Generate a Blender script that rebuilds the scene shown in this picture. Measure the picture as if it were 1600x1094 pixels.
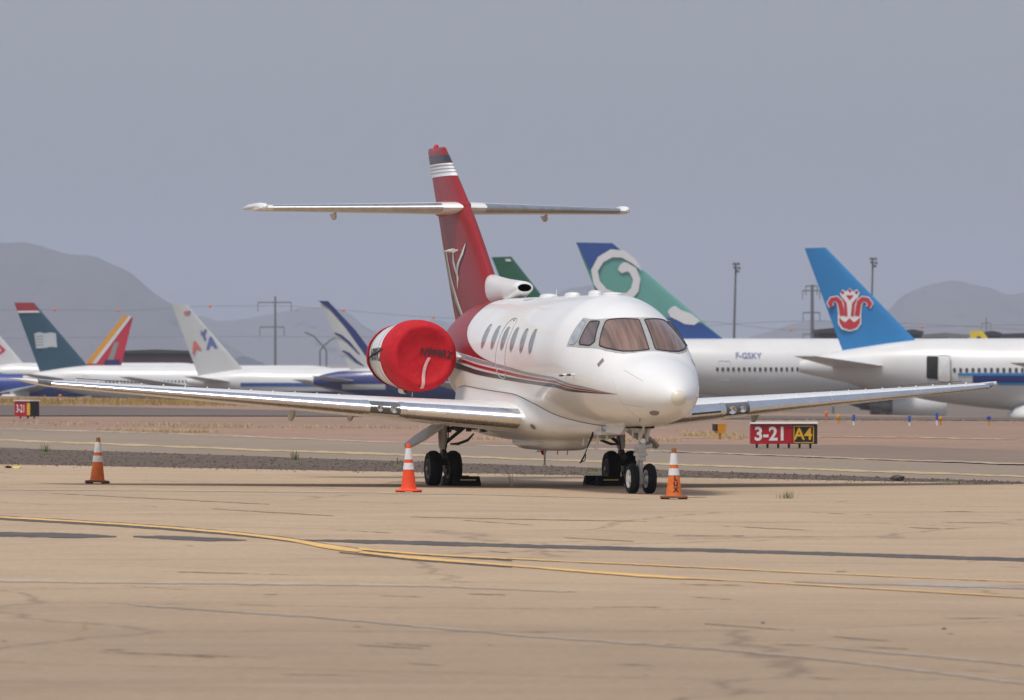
import bpy, bmesh, math, random
from mathutils import Vector, Matrix
random.seed(7)
R = math.radians
for o in list(bpy.data.objects): bpy.data.objects.remove(o, do_unlink=True)
scene = bpy.context.scene
C = scene.collection
# ---- camera constants (a standing photographer with a long lens) ----
F_PX = 10870.0      # focal length in pixels of a 1600 px wide frame
CAM_H = 1.90
HORIZON = 565.0
TH = math.radians(13.9)
JET = (2.357, 97.95)
def pchip(xs, ys):
    n = len(xs); h = [xs[i+1]-xs[i] for i in range(n-1)]; d = [(ys[i+1]-ys[i])/h[i] for i in range(n-1)]
    m = [0.0]*n; m[0] = d[0]; m[-1] = d[-1]
    for i in range(1, n-1):
        if d[i-1]*d[i] > 0:
            w1 = 2*h[i]+h[i-1]; w2 = h[i]+2*h[i-1]; m[i] = (w1+w2)/(w1/d[i-1]+w2/d[i])
    def f(x):
        if x <= xs[0]: return ys[0]
        if x >= xs[-1]: return ys[-1]
        lo, hi = 0, n-1
        while hi-lo > 1:
            k = (lo+hi)//2
            if xs[k] <= x: lo = k
            else: hi = k
        t = (x-xs[lo])/h[lo]; t2 = t*t; t3 = t2*t
        return (2*t3-3*t2+1)*ys[lo]+(t3-2*t2+t)*h[lo]*m[lo]+(-2*t3+3*t2)*ys[lo+1]+(t3-t2)*h[lo]*m[lo+1]
    return f
FUS = [  # aft, half width, top, bottom, height of max width, upper exponent
 (0.00,.000,1.386,1.386,1.386,2.0),(.012,.055,1.437,1.335,1.386,2.0),(.05,.105,1.487,1.283,1.388,2.0),(.12,.160,1.540,1.232,1.392,2.0),
 (.25,.258,1.628,1.165,1.402,2.0),(.50,.385,1.745,1.090,1.425,2.0),(1.0,.555,1.915,1.020,1.480,2.05),
 (1.45,.680,2.050,.985,1.540,2.0),(1.75,.755,2.270,.968,1.590,1.95),(2.09,.825,2.495,.956,1.650,1.85),(2.5,.900,2.660,.950,1.730,1.78),
 (3.0,.945,2.785,.950,1.830,1.86),(3.7,.965,2.880,.950,1.915,2.0),(9.2,.965,2.880,.950,1.915,2.0),
 (10.0,.93,2.868,.97,1.92,2.0),(10.5,.875,2.85,1.02,1.94,2.0),(11.0,.80,2.82,1.10,1.96,2.0),(11.5,.70,2.77,1.21,1.99,2.0),(12.0,.60,2.70,1.34,2.02,2.0),
 (12.5,.50,2.60,1.49,2.05,2.0),(13.5,.31,2.36,1.78,2.08,2.0),(14.3,.16,2.22,1.95,2.09,2.0),(14.9,.02,2.11,2.07,2.09,2.0)]
_xs = [r[0] for r in FUS]
_fh, _ft, _fb, _fc, _fn = [pchip(_xs, [r[k] for r in FUS]) for k in range(1, 6)]
def fus(a, t, side=-1):
    """point on the fuselage skin; t = angle from the crown, side -1 starboard, +1 port"""
    hw, zt, zb, zc, n = _fh(a), _ft(a), _fb(a), _fc(a), _fn(a)
    c, s = math.cos(t), math.sin(t)
    e = 2.0/n if c > 0 else 1.0
    x = math.copysign(abs(s)**e, s)*hw
    z = zc+(zt-zc)*abs(c)**e if c > 0 else zc-(zc-zb)*abs(c)
    return (side*x, a, z)
def fus_n(a, t, side=-1):
    e = 1e-3
    p = fus(a+e, t, side); q = fus(max(a-e, 0), t, side); r = fus(a, t+e, side); u = fus(a, t-e, side)
    A = [p[i]-q[i] for i in range(3)]; B = [r[i]-u[i] for i in range(3)]
    n = (A[1]*B[2]-A[2]*B[1], A[2]*B[0]-A[0]*B[2], A[0]*B[1]-A[1]*B[0])
    L = math.sqrt(sum(v*v for v in n)) or 1.0
    o = fus(a, t, side); zc = _fc(a)
    sg = 1.0 if n[0]*o[0]+n[2]*(o[2]-zc) > 0 else -1.0
    return tuple(sg*v/L for v in n)
def fus_off(a, t, side=-1, off=0.004):
    p, n = fus(a, t, side), fus_n(a, t, side)
    return tuple(p[i]+n[i]*off for i in range(3))

# ------------------------------------------------------------------ camera
cam = bpy.data.cameras.new('camera'); cam_o = bpy.data.objects.new('camera', cam); C.objects.link(cam_o)
cam.sensor_width = 36.0; cam.lens = F_PX/1600.0*36.0
cam.clip_start = 1.0; cam.clip_end = 60000.0
cam_o.location = (0, 0, CAM_H)
cam_o.rotation_euler = (R(90)+math.atan((HORIZON-547.0)/F_PX), 0, 0)
cam.dof.use_dof = True; cam.dof.focus_distance = 101.0; cam.dof.aperture_fstop = 7.0
scene.camera = cam_o
# ------------------------------------------------------------------ sky, sun, exposure
SUN_EL, SUN_AZ = R(66), R(212)      # high, thinly veiled midday sun behind the camera's left shoulder
world = bpy.data.worlds.new('World'); scene.world = world; world.use_nodes = True
wn = world.node_tree.nodes; wl = world.node_tree.links
sky = wn.new('ShaderNodeTexSky'); sky.sky_type = 'NISHITA'; sky.sun_disc = False
sky.sun_elevation = SUN_EL; sky.sun_rotation = SUN_AZ
sky.altitude = 300; sky.air_density = 1.0; sky.dust_density = 6.0; sky.ozone_density = 1.0
veil = wn.new('ShaderNodeMix'); veil.data_type = 'RGBA'      # thin even overcast over the clear sky
veil.inputs[0].default_value = .62; wl.new(sky.outputs[0], veil.inputs[6]); veil.inputs[7].default_value = (2.55, 2.72, 3.22, 1)
bg = wn['Background']; wl.new(veil.outputs[2], bg.inputs['Color']); bg.inputs['Strength'].default_value = 0.10
sun = bpy.data.lights.new('sun', 'SUN'); sun.energy = 1.5; sun.angle = R(14); sun.color = (1.0, 0.955, 0.89)
sun_o = bpy.data.objects.new('sun', sun); C.objects.link(sun_o)
sd = Vector((math.sin(SUN_AZ)*math.cos(SUN_EL), math.cos(SUN_AZ)*math.cos(SUN_EL), math.sin(SUN_EL)))
sun_o.rotation_euler = sd.to_track_quat('Z', 'Y').to_euler(); sun_o.location = (0, 60, 60)
vs = scene.view_settings; vs.view_transform = 'Standard'; vs.look = 'None'; vs.gamma = 1.0; vs.use_curve_mapping = False
vs.exposure = 0.65
scene.render.engine = 'CYCLES'
scene.cycles.use_denoising = True
scene.cycles.max_bounces = 8; scene.cycles.volume_bounces = 1; scene.cycles.sample_clamp_indirect = 6.0
# ------------------------------------------------------------------ materials
def nt(m): return m.node_tree.nodes, m.node_tree.links
def new(name):
    m = bpy.data.materials.new(name); m.use_nodes = True
    return m
def node(N, kind, **kw):
    n = N.new(kind)
    for k, v in kw.items():
        if k.startswith('i_'):
            n.inputs[k[2:].replace('_', ' ')].default_value = v
        else: setattr(n, k, v)
    return n
def noise(N, L, scale, detail=4, rough=.55, vec=None, dist=0.0):
    n = N.new('ShaderNodeTexNoise'); n.inputs['Scale'].default_value = scale; n.inputs['Detail'].default_value = detail
    n.inputs['Roughness'].default_value = rough; n.inputs['Distortion'].default_value = dist
    if vec is not None: L.new(vec, n.inputs['Vector'])
    return n
def ramp(N, L, fac, stops):
    r = N.new('ShaderNodeValToRGB'); e = r.color_ramp.elements
    while len(e) < len(stops): e.new(0.5)
    for k, (p, c) in enumerate(stops):
        e[k].position = p; e[k].color = (c, c, c, 1) if isinstance(c, (int, float)) else (*c, 1)
    L.new(fac, r.inputs[0]); return r
def mix(N, L, fac, a, b, mode='MIX'):
    m = N.new('ShaderNodeMix'); m.data_type = 'RGBA'; m.blend_type = mode
    if isinstance(fac, (int, float)): m.inputs[0].default_value = fac
    else: L.new(fac, m.inputs[0])
    for s, k in ((a, 6), (b, 7)):
        if isinstance(s, tuple): m.inputs[k].default_value = (*s[:3], 1)
        else: L.new(s, m.inputs[k])
    return m.outputs[2]
def coords(N, L, scale=(1, 1, 1), rot=(0, 0, 0)):
    t = N.new('ShaderNodeTexCoord'); mp = N.new('ShaderNodeMapping'); L.new(t.outputs['Object'], mp.inputs[0])
    mp.inputs['Scale'].default_value = scale; mp.inputs['Rotation'].default_value = rot
    return mp.outputs[0]
def pmat(name, col, rough=.5, metal=0.0, coat=0.0, coat_rough=.05, vary=(3.0, .12), bump=None, rvary=.0, spec=.5, grime=None):
    """painted or bare surface: base colour with a soft uneven tone, optional relief and grime specks"""
    m = new(name); N, L = nt(m); b = N['Principled BSDF']
    v = coords(N, L)
    n1 = noise(N, L, vary[0], 5, .6, v)
    f = ramp(N, L, n1.outputs[0], [(.3, 1-vary[1]), (.7, 1+vary[1]*.35)])
    c = mix(N, L, 1.0, tuple(col), f.outputs[0], 'MULTIPLY')
    if grime:
        g = noise(N, L, grime[0], 6, .7, v); gr = ramp(N, L, g.outputs[0], [(grime[1], 0.0), (grime[1]+.14, 1.0)])
        c = mix(N, L, gr.outputs[0], c, tuple(grime[2]))
    L.new(c, b.inputs['Base Color'])
    b.inputs['Roughness'].default_value = rough; b.inputs['Metallic'].default_value = metal
    b.inputs['Specular IOR Level'].default_value = spec
    b.inputs['Coat Weight'].default_value = coat; b.inputs['Coat Roughness'].default_value = coat_rough
    if rvary:
        rn = ramp(N, L, n1.outputs[0], [(.25, max(0, rough-rvary)), (.75, rough+rvary)]); L.new(rn.outputs[0], b.inputs['Roughness'])
    if bump:
        bn = noise(N, L, bump[0], 4, .6, v); bp = N.new('ShaderNodeBump'); bp.inputs['Strength'].default_value = bump[1]
        bp.inputs['Distance'].default_value = bump[2]; L.new(bn.outputs[0], bp.inputs['Height']); L.new(bp.outputs[0], b.inputs['Normal'])
    return m
M = {}
M['white'] = pmat('jet_white_paint', (.80, .80, .785), .34, 0, .5, .05, (1.2, .05), grime=(2.2, .68, (.70, .67, .62)))
M['nose_cap'] = pmat('radome_cap', (.72, .68, .55), .45, 0, .3)
M['red'] = pmat('jet_dark_red_paint', (.27, .012, .016), .38, 0, .10, .06, (1.5, .10), spec=.3)
M['bright_red'] = pmat('jet_stripe_red', (.34, .014, .016), .35, 0, .25, .04, spec=.3)
M['silver'] = pmat('jet_silver_paint', (.30, .30, .315), .4, .1, .25, .05)
M['charcoal'] = pmat('jet_charcoal_paint', (.03, .03, .036), .35, 0, .22, .05, spec=.3)
M['polished'] = pmat('polished_aluminium', (.78, .78, .80), .27, 1.0, 0, vary=(4.0, .10), rvary=.06)
M['brushed'] = pmat('dull_aluminium', (.55, .55, .55), .38, 1.0, vary=(9.0, .2))
M['steel'] = pmat('gear_grey_paint', (.62, .62, .60), .42, 0, .2, vary=(9.0, .2), grime=(14.0, .6, (.18, .15, .12)))
M['wheel_grey'] = pmat('brake_dusted_wheel', (.20, .195, .19), .5, .2, vary=(14, .35))
M['dark_steel'] = pmat('oily_dark_metal', (.10, .095, .09), .5, .4, vary=(12, .3))
M['rubber'] = pmat('tyre_rubber', (.012, .012, .013), .75, vary=(18, .25), grime=(9.0, .72, (.05, .045, .04)), spec=.3)
M['black'] = pmat('black_webbing', (.012, .012, .013), .7, vary=(30, .2))
M['cover_red'] = pmat('red_cover_fabric', (.51, .015, .023), .75, 0, 0, vary=(5, .20), bump=(4.0, .6, .05), spec=.2)
M['streamer'] = pmat('faded_pink_ribbon', (.66, .36, .34), .7, vary=(16, .2))
M['print_black'] = pmat('black_print', (.028, .018, .02), .7)
M['gasket'] = pmat('black_rubber_seal', (.02, .02, .022), .5)
M['frame'] = pmat('window_frame_grey', (.40, .40, .39), .5, .1, .1, vary=(10, .15))
M['seam'] = pmat('panel_gap', (.10, .095, .09), .7)
M['lens'] = pmat('lamp_reflector', (.75, .75, .74), .15, 1.0)
M['beacon'] = pmat('red_beacon_glass', (.55, .012, .008), .15, 0, .8)
M['dark_hole'] = pmat('dark_opening', (.012, .012, .012), .8)
M['vent'] = pmat('vent_grey', (.24, .21, .19), .5)
def glass_mat(name, col, streak=0.0, rough=.05):
    m = new(name); N, L = nt(m); b = N['Principled BSDF']
    v = coords(N, L, (9, .6, .3)); n = noise(N, L, 1.6, 4, .6, v)
    f = ramp(N, L, n.outputs[0], [(.32, tuple(x*(1-streak) for x in col)), (.68, tuple(min(1, x*(1+streak)) for x in col))])
    L.new(f.outputs[0], b.inputs['Base Color']); b.inputs['Roughness'].default_value = .35
    b.inputs['Coat Weight'].default_value = 1.0; b.inputs['Coat Roughness'].default_value = rough; b.inputs['Coat IOR'].default_value = 1.55
    return m
M['ws_glass'] = glass_mat('windshield_over_brown_shade', (.17, .095, .065), .6)
M['side_glass'] = glass_mat('side_window_dark', (.11, .07, .055), .4)
M['pale_glass'] = glass_mat('side_window_pale', (.34, .38, .44), .25)  # reflected sky put into the base colour of the rear side pane
M['cabin_glass'] = glass_mat('cabin_window_with_blind', (.22, .22, .23), .3)
M['lens_glass'] = glass_mat('landing_light_lens', (.07, .075, .08), .3, .03)
# ------------------------------------------------------------------ mesh helpers
class MB:
    def __init__(s): s.v = []; s.f = []
    def add(s, vs, fs):
        o = len(s.v); s.v += [tuple(p) for p in vs]; s.f += [tuple(i+o for i in f) for f in fs]; return s
    def loft(s, rings, caps=True, closed=True):
        n = len(rings[0]); o = len(s.v)
        for r in rings: s.v += [tuple(p) for p in r]
        for k in range(len(rings)-1):
            for i in range(n if closed else n-1):
                j = (i+1) % n
                s.f.append((o+k*n+i, o+k*n+j, o+(k+1)*n+j, o+(k+1)*n+i))
        if caps and closed:
            s.f.append(tuple(o+i for i in range(n))[::-1]); s.f.append(tuple(o+(len(rings)-1)*n+i for i in range(n)))
        return s
    def tube(s, pts, r, n=8, caps=True):
        P = [Vector(p) for p in pts]; rings = []
        rr = r if isinstance(r, (list, tuple)) else [r]*len(P)
        up = None
        for i, p in enumerate(P):
            t = (P[min(i+1, len(P)-1)]-P[max(i-1, 0)]).normalized()
            if up is None: up = Vector((0, 0, 1)) if abs(t.z) < .9 else Vector((1, 0, 0))
            a = t.cross(up).normalized(); up = a.cross(t).normalized()
            rings.append([p+(a*math.cos(2*math.pi*k/n)+up*math.sin(2*math.pi*k/n))*rr[i] for k in range(n)])
        return s.loft(rings, caps)
    def lathe(s, prof, o, axis, n=24, caps=False):
        """prof: (along, radius) about axis through o"""
        A = Vector(axis).normalized(); u = A.orthogonal().normalized(); w = A.cross(u); O = Vector(o)
        rings = [[O+A*t+(u*math.cos(2*math.pi*k/n)+w*math.sin(2*math.pi*k/n))*max(r, 1e-4) for k in range(n)] for t, r in prof]
        return s.loft(rings, caps)
    def box(s, c, d, rz=0.0, ry=0.0, rx=0.0):
        m = Matrix.Rotation(rz, 3, 'Z') @ Matrix.Rotation(ry, 3, 'Y') @ Matrix.Rotation(rx, 3, 'X'); c = Vector(c)
        vs = [c+m @ Vector((sx*d[0]/2, sy*d[1]/2, sz*d[2]/2)) for sz in (-1, 1) for sy in (-1, 1) for sx in (-1, 1)]
        return s.add(vs, [(0, 2, 3, 1), (4, 5, 7, 6), (0, 1, 5, 4), (2, 6, 7, 3), (0, 4, 6, 2), (1, 3, 7, 5)])
    def slab(s, poly, f, g):
        """prism between f(p) and g(p) over a 2-D outline"""
        n = len(poly); a = [f(p) for p in poly]; b = [g(p) for p in poly]
        return s.add(a+b, [tuple(range(n))[::-1], tuple(range(n, 2*n))]+[(i, (i+1) % n, n+(i+1) % n, n+i) for i in range(n)])
    def grid(s, rows):
        n = len(rows[0]); o = len(s.v)
        for r in rows: s.v += [tuple(p) for p in r]
        for k in range(len(rows)-1):
            for i in range(n-1): s.f.append((o+k*n+i, o+k*n+i+1, o+(k+1)*n+i+1, o+(k+1)*n+i))
        return s
    def build(s, name, mat, parent=None, smooth=True, sharp=40, fix=True):
        me = bpy.data.meshes.new(name); me.from_pydata(s.v, [], s.f); me.validate()
        if fix:
            bm = bmesh.new(); bm.from_mesh(me); bmesh.ops.recalc_face_normals(bm, faces=bm.faces); bm.to_mesh(me); bm.free()
        if smooth:
            me.polygons.foreach_set('use_smooth', [True]*len(me.polygons))
            if sharp: me.set_sharp_from_angle(angle=R(sharp))
        me.materials.append(mat if not isinstance(mat, str) else M[mat])
        o = bpy.data.objects.new(name, me); C.objects.link(o)
        if parent is not None: o.parent = parent
        return o
def tag(o, label=None, cat=None, group=None, kind=None):
    if label: o['label'] = label
    if cat: o['category'] = cat
    if group: o['group'] = group
    if kind: o['kind'] = kind
    return o
def empty(name, loc, rot=(0, 0, 0), parent=None):
    o = bpy.data.objects.new(name, None); C.objects.link(o); o.location = loc; o.rotation_euler = rot; o.empty_display_size = .3
    if parent is not None: o.parent = parent
    return o
def copy_tree(o, parent=None):
    c = o.copy(); C.objects.link(c); c.parent = parent
    for ch in list(o.children): copy_tree(ch, c)
    return c
def rounded(poly, r=.25, k=4):
    """round the corners of a 2-D outline, r = share of the shorter edge"""
    out = []; n = len(poly)
    for i in range(n):
        p, a, b = Vector(poly[i]), Vector(poly[i-1]), Vector(poly[(i+1) % n])
        d = r*min((a-p).length, (b-p).length); s = p+(a-p).normalized()*d; e = p+(b-p).normalized()*d
        for j in range(k+1):
            t = j/k; q = s*(1-t)**2+p*2*t*(1-t)+e*t*t; out.append((q.x, q.y))
    return out
def dense(poly, step):
    out = []
    for i in range(len(poly)):
        a, b = Vector(poly[i]), Vector(poly[(i+1) % len(poly)]); n = max(1, int((b-a).length/step))
        out += [tuple(a+(b-a)*(j/n)) for j in range(n)]
    return out
def patch(mb, poly, f, rings=5):
    """fill a star-shaped 2-D outline with rings so that it follows a curved skin f(u, v)"""
    cx = sum(p[0] for p in poly)/len(poly); cy = sum(p[1] for p in poly)/len(poly)
    rs = [[f(cx+(p[0]-cx)*k/rings, cy+(p[1]-cy)*k/rings) for p in poly] for k in range(1, rings+1)]
    o = len(mb.v); n = len(poly); mb.loft(rs, caps=False)
    mb.v.append(tuple(f(cx, cy))); c = len(mb.v)-1
    mb.f += [(c, o+i, o+(i+1) % n) for i in range(n)]
    return mb
def text_polys(body, size, shear=0.0, bold=0.0, res=3):
    """outline of built-in lettering as (verts2d, faces), centred"""
    cu = bpy.data.curves.new('lettering', 'FONT'); cu.body = body; cu.size = size; cu.align_x = 'CENTER'; cu.align_y = 'CENTER'
    cu.shear = shear; cu.offset = bold; cu.resolution_u = res
    ob = bpy.data.objects.new('lettering', cu); C.objects.link(ob)
    dg = bpy.context.evaluated_depsgraph_get(); dg.update()
    me = bpy.data.meshes.new_from_object(ob.evaluated_get(dg))
    bm = bmesh.new(); bm.from_mesh(me)
    bmesh.ops.remove_doubles(bm, verts=bm.verts, dist=1e-5); bm.verts.ensure_lookup_table(); bm.verts.index_update()
    vs = [(v.co.x, v.co.y) for v in bm.verts]; fs = [tuple(v.index for v in f.verts) for f in bm.faces]; bm.free()
    bpy.data.objects.remove(ob, do_unlink=True); bpy.data.curves.remove(cu); bpy.data.meshes.remove(me)
    return vs, fs
def stroke(pts, w):
    """2-D outline of a thick poly-line"""
    P = [Vector(p) for p in pts]; l, r = [], []
    ws = w if isinstance(w, (list, tuple)) else [w]*len(P)
    for i, p in enumerate(P):
        t = (P[min(i+1, len(P)-1)]-P[max(i-1, 0)]).normalized(); n = Vector((-t.y, t.x))*ws[i]/2
        l.append(tuple(p+n)); r.append(tuple(p-n))
    return l, r
# ------------------------------------------------------------------ ground: gently falling field, crest, lower storage apron beyond
def smooth(t): t = min(1.0, max(0.0, t)); return t*t*(3-2*t)
def g(x, y):
    d = y+2.727*x
    z = -0.004*(max(-60, min(60, x))-2.357)
    z -= .45*smooth((d-150)/210.0)
    z -= 4.55*smooth((d-362)/250.0)
    return z
def gp(u, v, off=0.0):
    """where a line of sight through the photograph meets the ground"""
    z = 0.0
    for _ in range(40):
        D = F_PX*(CAM_H-z)/(v-HORIZON); x = (u-800)/F_PX*D; z = .5*z+.5*g(x, D)
    return (x, D, g(x, D)+off)
def zpx(v, D): return CAM_H-(v-HORIZON)*D/F_PX
def xpx(u, D): return (u-800)/F_PX*D
def axis_vals(lo, hi, dlo, dhi, step, grow=1.25):
    v = []; t = dlo
    while t <= dhi: v.append(t); t += step
    s = step
    while v[-1] < hi: s *= grow; v.append(min(hi, v[-1]+s))
    s = step; w = [dlo]
    while w[-1] > lo: s *= grow; w.append(max(lo, w[-1]-s))
    return w[:0:-1]+v
def ground_mat(name, c1, c2, c3, scales=(.05, .6, 9.0), bump=(8.0, .4, .02), rough=.9, spots=None, crack=None, streak=None, near=None, cut=(.42, .72, .75)):
    m = new(name); N, L = nt(m); b = N['Principled BSDF']; v = coords(N, L)
    a = noise(N, L, scales[0], 6, .6, v, .6); bb = noise(N, L, scales[1], 8, .65, v); f = noise(N, L, scales[2], 3, .7, v)
    c = mix(N, L, ramp(N, L, a.outputs[0], [(.35, 0.0), (.65, 1.0)]).outputs[0], c1, c2)
    c = mix(N, L, ramp(N, L, bb.outputs[0], [(cut[0], 0.0), (cut[1], cut[2])]).outputs[0], c, c3)
    fr = ramp(N, L, f.outputs[0], [(.25, .80), (.75, 1.12)]); c = mix(N, L, 1.0, c, fr.outputs[0], 'MULTIPLY')
    if streak:
        for (sc, rot, lo, hi, col) in streak:
            vv = coords(N, L, sc, (0, 0, rot)); s = noise(N, L, 1.0, 7, .7, vv)
            c = mix(N, L, ramp(N, L, s.outputs[0], [(lo, 0.0), (hi, 1.0)]).outputs[0], c, col)
    if crack:
        vo = N.new('ShaderNodeTexVoronoi'); vo.feature = 'DISTANCE_TO_EDGE'; vo.inputs['Scale'].default_value = crack[0]
        ds = noise(N, L, crack[0]*5, 5, .7, v); add = N.new('ShaderNodeVectorMath'); add.operation = 'MULTIPLY_ADD'
        L.new(ds.outputs['Color'], add.inputs[0]); add.inputs[1].default_value = (crack[1],)*3; L.new(v, add.inputs[2]); L.new(add.outputs[0], vo.inputs['Vector'])
        c = mix(N, L, ramp(N, L, vo.outputs['Distance'], [(0.0, crack[3]), (crack[2], 0.0)]).outputs[0], c, crack[4])
    if near:                                    # darkens the surface towards the camera along a soft, noisy edge
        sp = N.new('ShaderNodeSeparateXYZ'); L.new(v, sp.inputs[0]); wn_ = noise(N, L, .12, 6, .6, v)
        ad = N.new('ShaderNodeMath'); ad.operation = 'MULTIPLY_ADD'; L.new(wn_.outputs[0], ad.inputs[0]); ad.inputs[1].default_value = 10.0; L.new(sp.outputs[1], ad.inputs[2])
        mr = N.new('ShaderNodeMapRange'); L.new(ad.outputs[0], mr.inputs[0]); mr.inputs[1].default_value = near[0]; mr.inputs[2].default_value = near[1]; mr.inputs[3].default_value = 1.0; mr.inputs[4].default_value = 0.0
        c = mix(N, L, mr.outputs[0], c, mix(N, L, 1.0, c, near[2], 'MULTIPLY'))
    if spots:
        s = noise(N, L, spots[0], 2, .5, v); c = mix(N, L, ramp(N, L, s.outputs[0], [(spots[1], 0.0), (spots[1]+.05, 1.0)]).outputs[0], c, spots[2])
    L.new(c, b.inputs['Base Color']); b.inputs['Roughness'].default_value = rough; b.inputs['Specular IOR Level'].default_value = .25
    h = noise(N, L, bump[0], 6, .7, v); bp = N.new('ShaderNodeBump'); bp.inputs['Strength'].default_value = bump[1]; bp.inputs['Distance'].default_value = bump[2]
    L.new(h.outputs[0], bp.inputs['Height']); L.new(bp.outputs[0], b.inputs['Normal'])
    return m
M['dirt'] = ground_mat('desert_dirt', (.355, .225, .165), (.285, .19, .142), (.235, .165, .115), (.03, .25, 3.0), (2.5, .8, .05))
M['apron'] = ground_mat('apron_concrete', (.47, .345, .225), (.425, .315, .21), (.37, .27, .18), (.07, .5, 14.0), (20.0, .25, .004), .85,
    crack=(.16, .9, .010, .55, (.14, .105, .08)),
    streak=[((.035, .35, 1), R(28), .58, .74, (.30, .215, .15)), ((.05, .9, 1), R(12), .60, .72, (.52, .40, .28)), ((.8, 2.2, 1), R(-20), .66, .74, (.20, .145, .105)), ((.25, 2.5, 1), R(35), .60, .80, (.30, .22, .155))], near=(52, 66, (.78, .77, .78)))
M['taxi'] = ground_mat('taxiway_asphalt', (.30, .235, .175), (.265, .205, .155), (.24, .19, .145), (.05, .4, 10.0), (14.0, .3, .006), .9)
M['shoulder'] = ground_mat('taxiway_shoulder', (.25, .185, .14), (.215, .16, .12), (.19, .14, .11), (.05, .4, 6.0), (10.0, .4, .01), .9)
M['gravel'] = ground_mat('dark_gravel', (.155, .115, .09), (.12, .09, .073), (.22, .165, .125), (.3, 11.0, 30.0), (26.0, 1.0, .03), .95, cut=(.45, .8, .6))
M['road'] = ground_mat('far_asphalt', (.145, .115, .10), (.12, .098, .088), (.17, .135, .115), (.02, .2, 2.0), (3.0, .3, .01), .9)
M['tarmac'] = ground_mat('storage_apron', (.20, .16, .125), (.17, .135, .11), (.15, .12, .10), (.02, .2, 2.0), (3.0, .3, .01), .9)
M['yellow'] = ground_mat('yellow_line_paint', (.80, .49, .16), (.74, .45, .145), (.56, .37, .18), (.5, 2.2, 16.0), (20, .2, .003), .7)
M['pale_yellow'] = ground_mat('worn_yellow_line_paint', (.52, .39, .21), (.46, .35, .19), (.34, .26, .17), (.4, 1.2, 10.0), (20, .2, .003), .8)
M['tar'] = ground_mat('tar_seal', (.075, .068, .066), (.10, .088, .08), (.17, .135, .105), (.3, 2.0, 16.0), (20, .3, .003), .7)
M['crack'] = ground_mat('open_crack', (.21, .155, .11), (.28, .205, .145), (.37, .27, .18), (.6, 3.0, 16.0), (20, .3, .003), .9, cut=(.35, .6, 1.0))
M['pale_seal'] = ground_mat('pale_joint_seal', (.48, .40, .31), (.44, .36, .27), (.40, .30, .20), (.3, 1.5, 10.0), (20, .2, .003), .8, cut=(.35, .6, .9))
M['grey_seal'] = ground_mat('grey_joint_seal', (.44, .41, .38), (.38, .34, .30), (.33, .25, .18), (.4, 1.2, 10.0), (20, .2, .003), .7, cut=(.34, .56, .95))
ys = axis_vals(-120, 16000, 0, 960, 6); xs = axis_vals(-8000, 8000, -96, 96, 6)
mb = MB(); mb.grid([[(x, y, g(x, y)-.06) for x in xs] for y in ys])
ground = tag(mb.build('ground', 'dirt', sharp=0, fix=False), kind='structure')
def jit(k, amp, seed): 
    rr = random.Random(seed*7919+k); return (rr.random()-.5)*2*amp
def sheet(name, mat, near, far, x0, x1, off, dx=.5, rows=6, kind='structure', parent=None, ja=0.0, jn=None):
    """ground sheet between two lines y = near(x) and y = far(x)"""
    mb = MB(); n = int((x1-x0)/dx); cols = []
    for i in range(n+1):
        x = x0+(x1-x0)*i/n; a = near(x)+(jit(i, ja if jn is None else jn, 3)); b = max(far(x)+jit(i, ja, 5), a+.05)
        cols.append([(x, a+(b-a)*k/rows, g(x, a+(b-a)*k/rows)+off) for k in range(rows+1)])
    mb.grid(cols); o = mb.build(name, mat, parent, sharp=0, fix=False)
    if o.data.polygons[0].normal.z < 0: o.data.flip_normals()
    if kind: o['kind'] = kind
    return o
y_ap = lambda x: 116.9-.947*x
y_gr = lambda x: max(128.6-1.995*x, y_ap(x)+.45)
y_tx = lambda x: max(158.1-2.85*x, y_ap(x)+9)
y_sh = lambda x: y_tx(x)+max(0.0, min(34.0, (x+2.0)*3.2))
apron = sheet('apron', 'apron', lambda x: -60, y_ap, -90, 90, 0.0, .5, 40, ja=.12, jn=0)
taxiway = sheet('taxiway', 'taxi', lambda x: y_ap(x)-1.0, y_tx, -90, 60, -.03, .5, 14, ja=.35, jn=0)
shoulder = sheet('taxiway_shoulder', 'shoulder', lambda x: y_tx(x)-2.0, y_sh, -1.8, 60, -.045, .5, 10, ja=.6, jn=0)
gravel = sheet('gravel_verge', 'gravel', lambda x: y_ap(x)-.8, y_gr, -90, 60, -.018, .4, 8, ja=.3, jn=0)
def px_strip(name, mat, top, bot, off, wob=0.0, kind='structure', parent=None, n=None, seed=1):
    """painted line or seal traced between its far and near edge and laid on the ground"""
    fu = pchip([p[0] for p in top], [p[1] for p in top]); fb = pchip([p[0] for p in bot], [p[1] for p in bot])
    u0, u1 = top[0][0], top[-1][0]; n = n or max(8, int((u1-u0)/6)); rr = random.Random(seed); cols = []
    w1 = w2 = 0
    for i in range(n+1):
        u = u0+(u1-u0)*i/n; w1 = .6*w1+wob*(rr.random()-.5); w2 = .6*w2+wob*(rr.random()-.5)
        a = gp(u, fu(u)+w1, off); b = gp(u, fb(u)+w2, off)
        cols.append([a, tuple((a[k]+b[k])/2 for k in range(2))+(g((a[0]+b[0])/2, (a[1]+b[1])/2)+off,), b])
    mb = MB(); mb.grid(cols); o = mb.build(name, mat, parent, sharp=0, fix=False)
    if o.data.polygons[0].normal.z < 0: o.data.flip_normals()
    if kind: o['kind'] = kind
    return o
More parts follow.
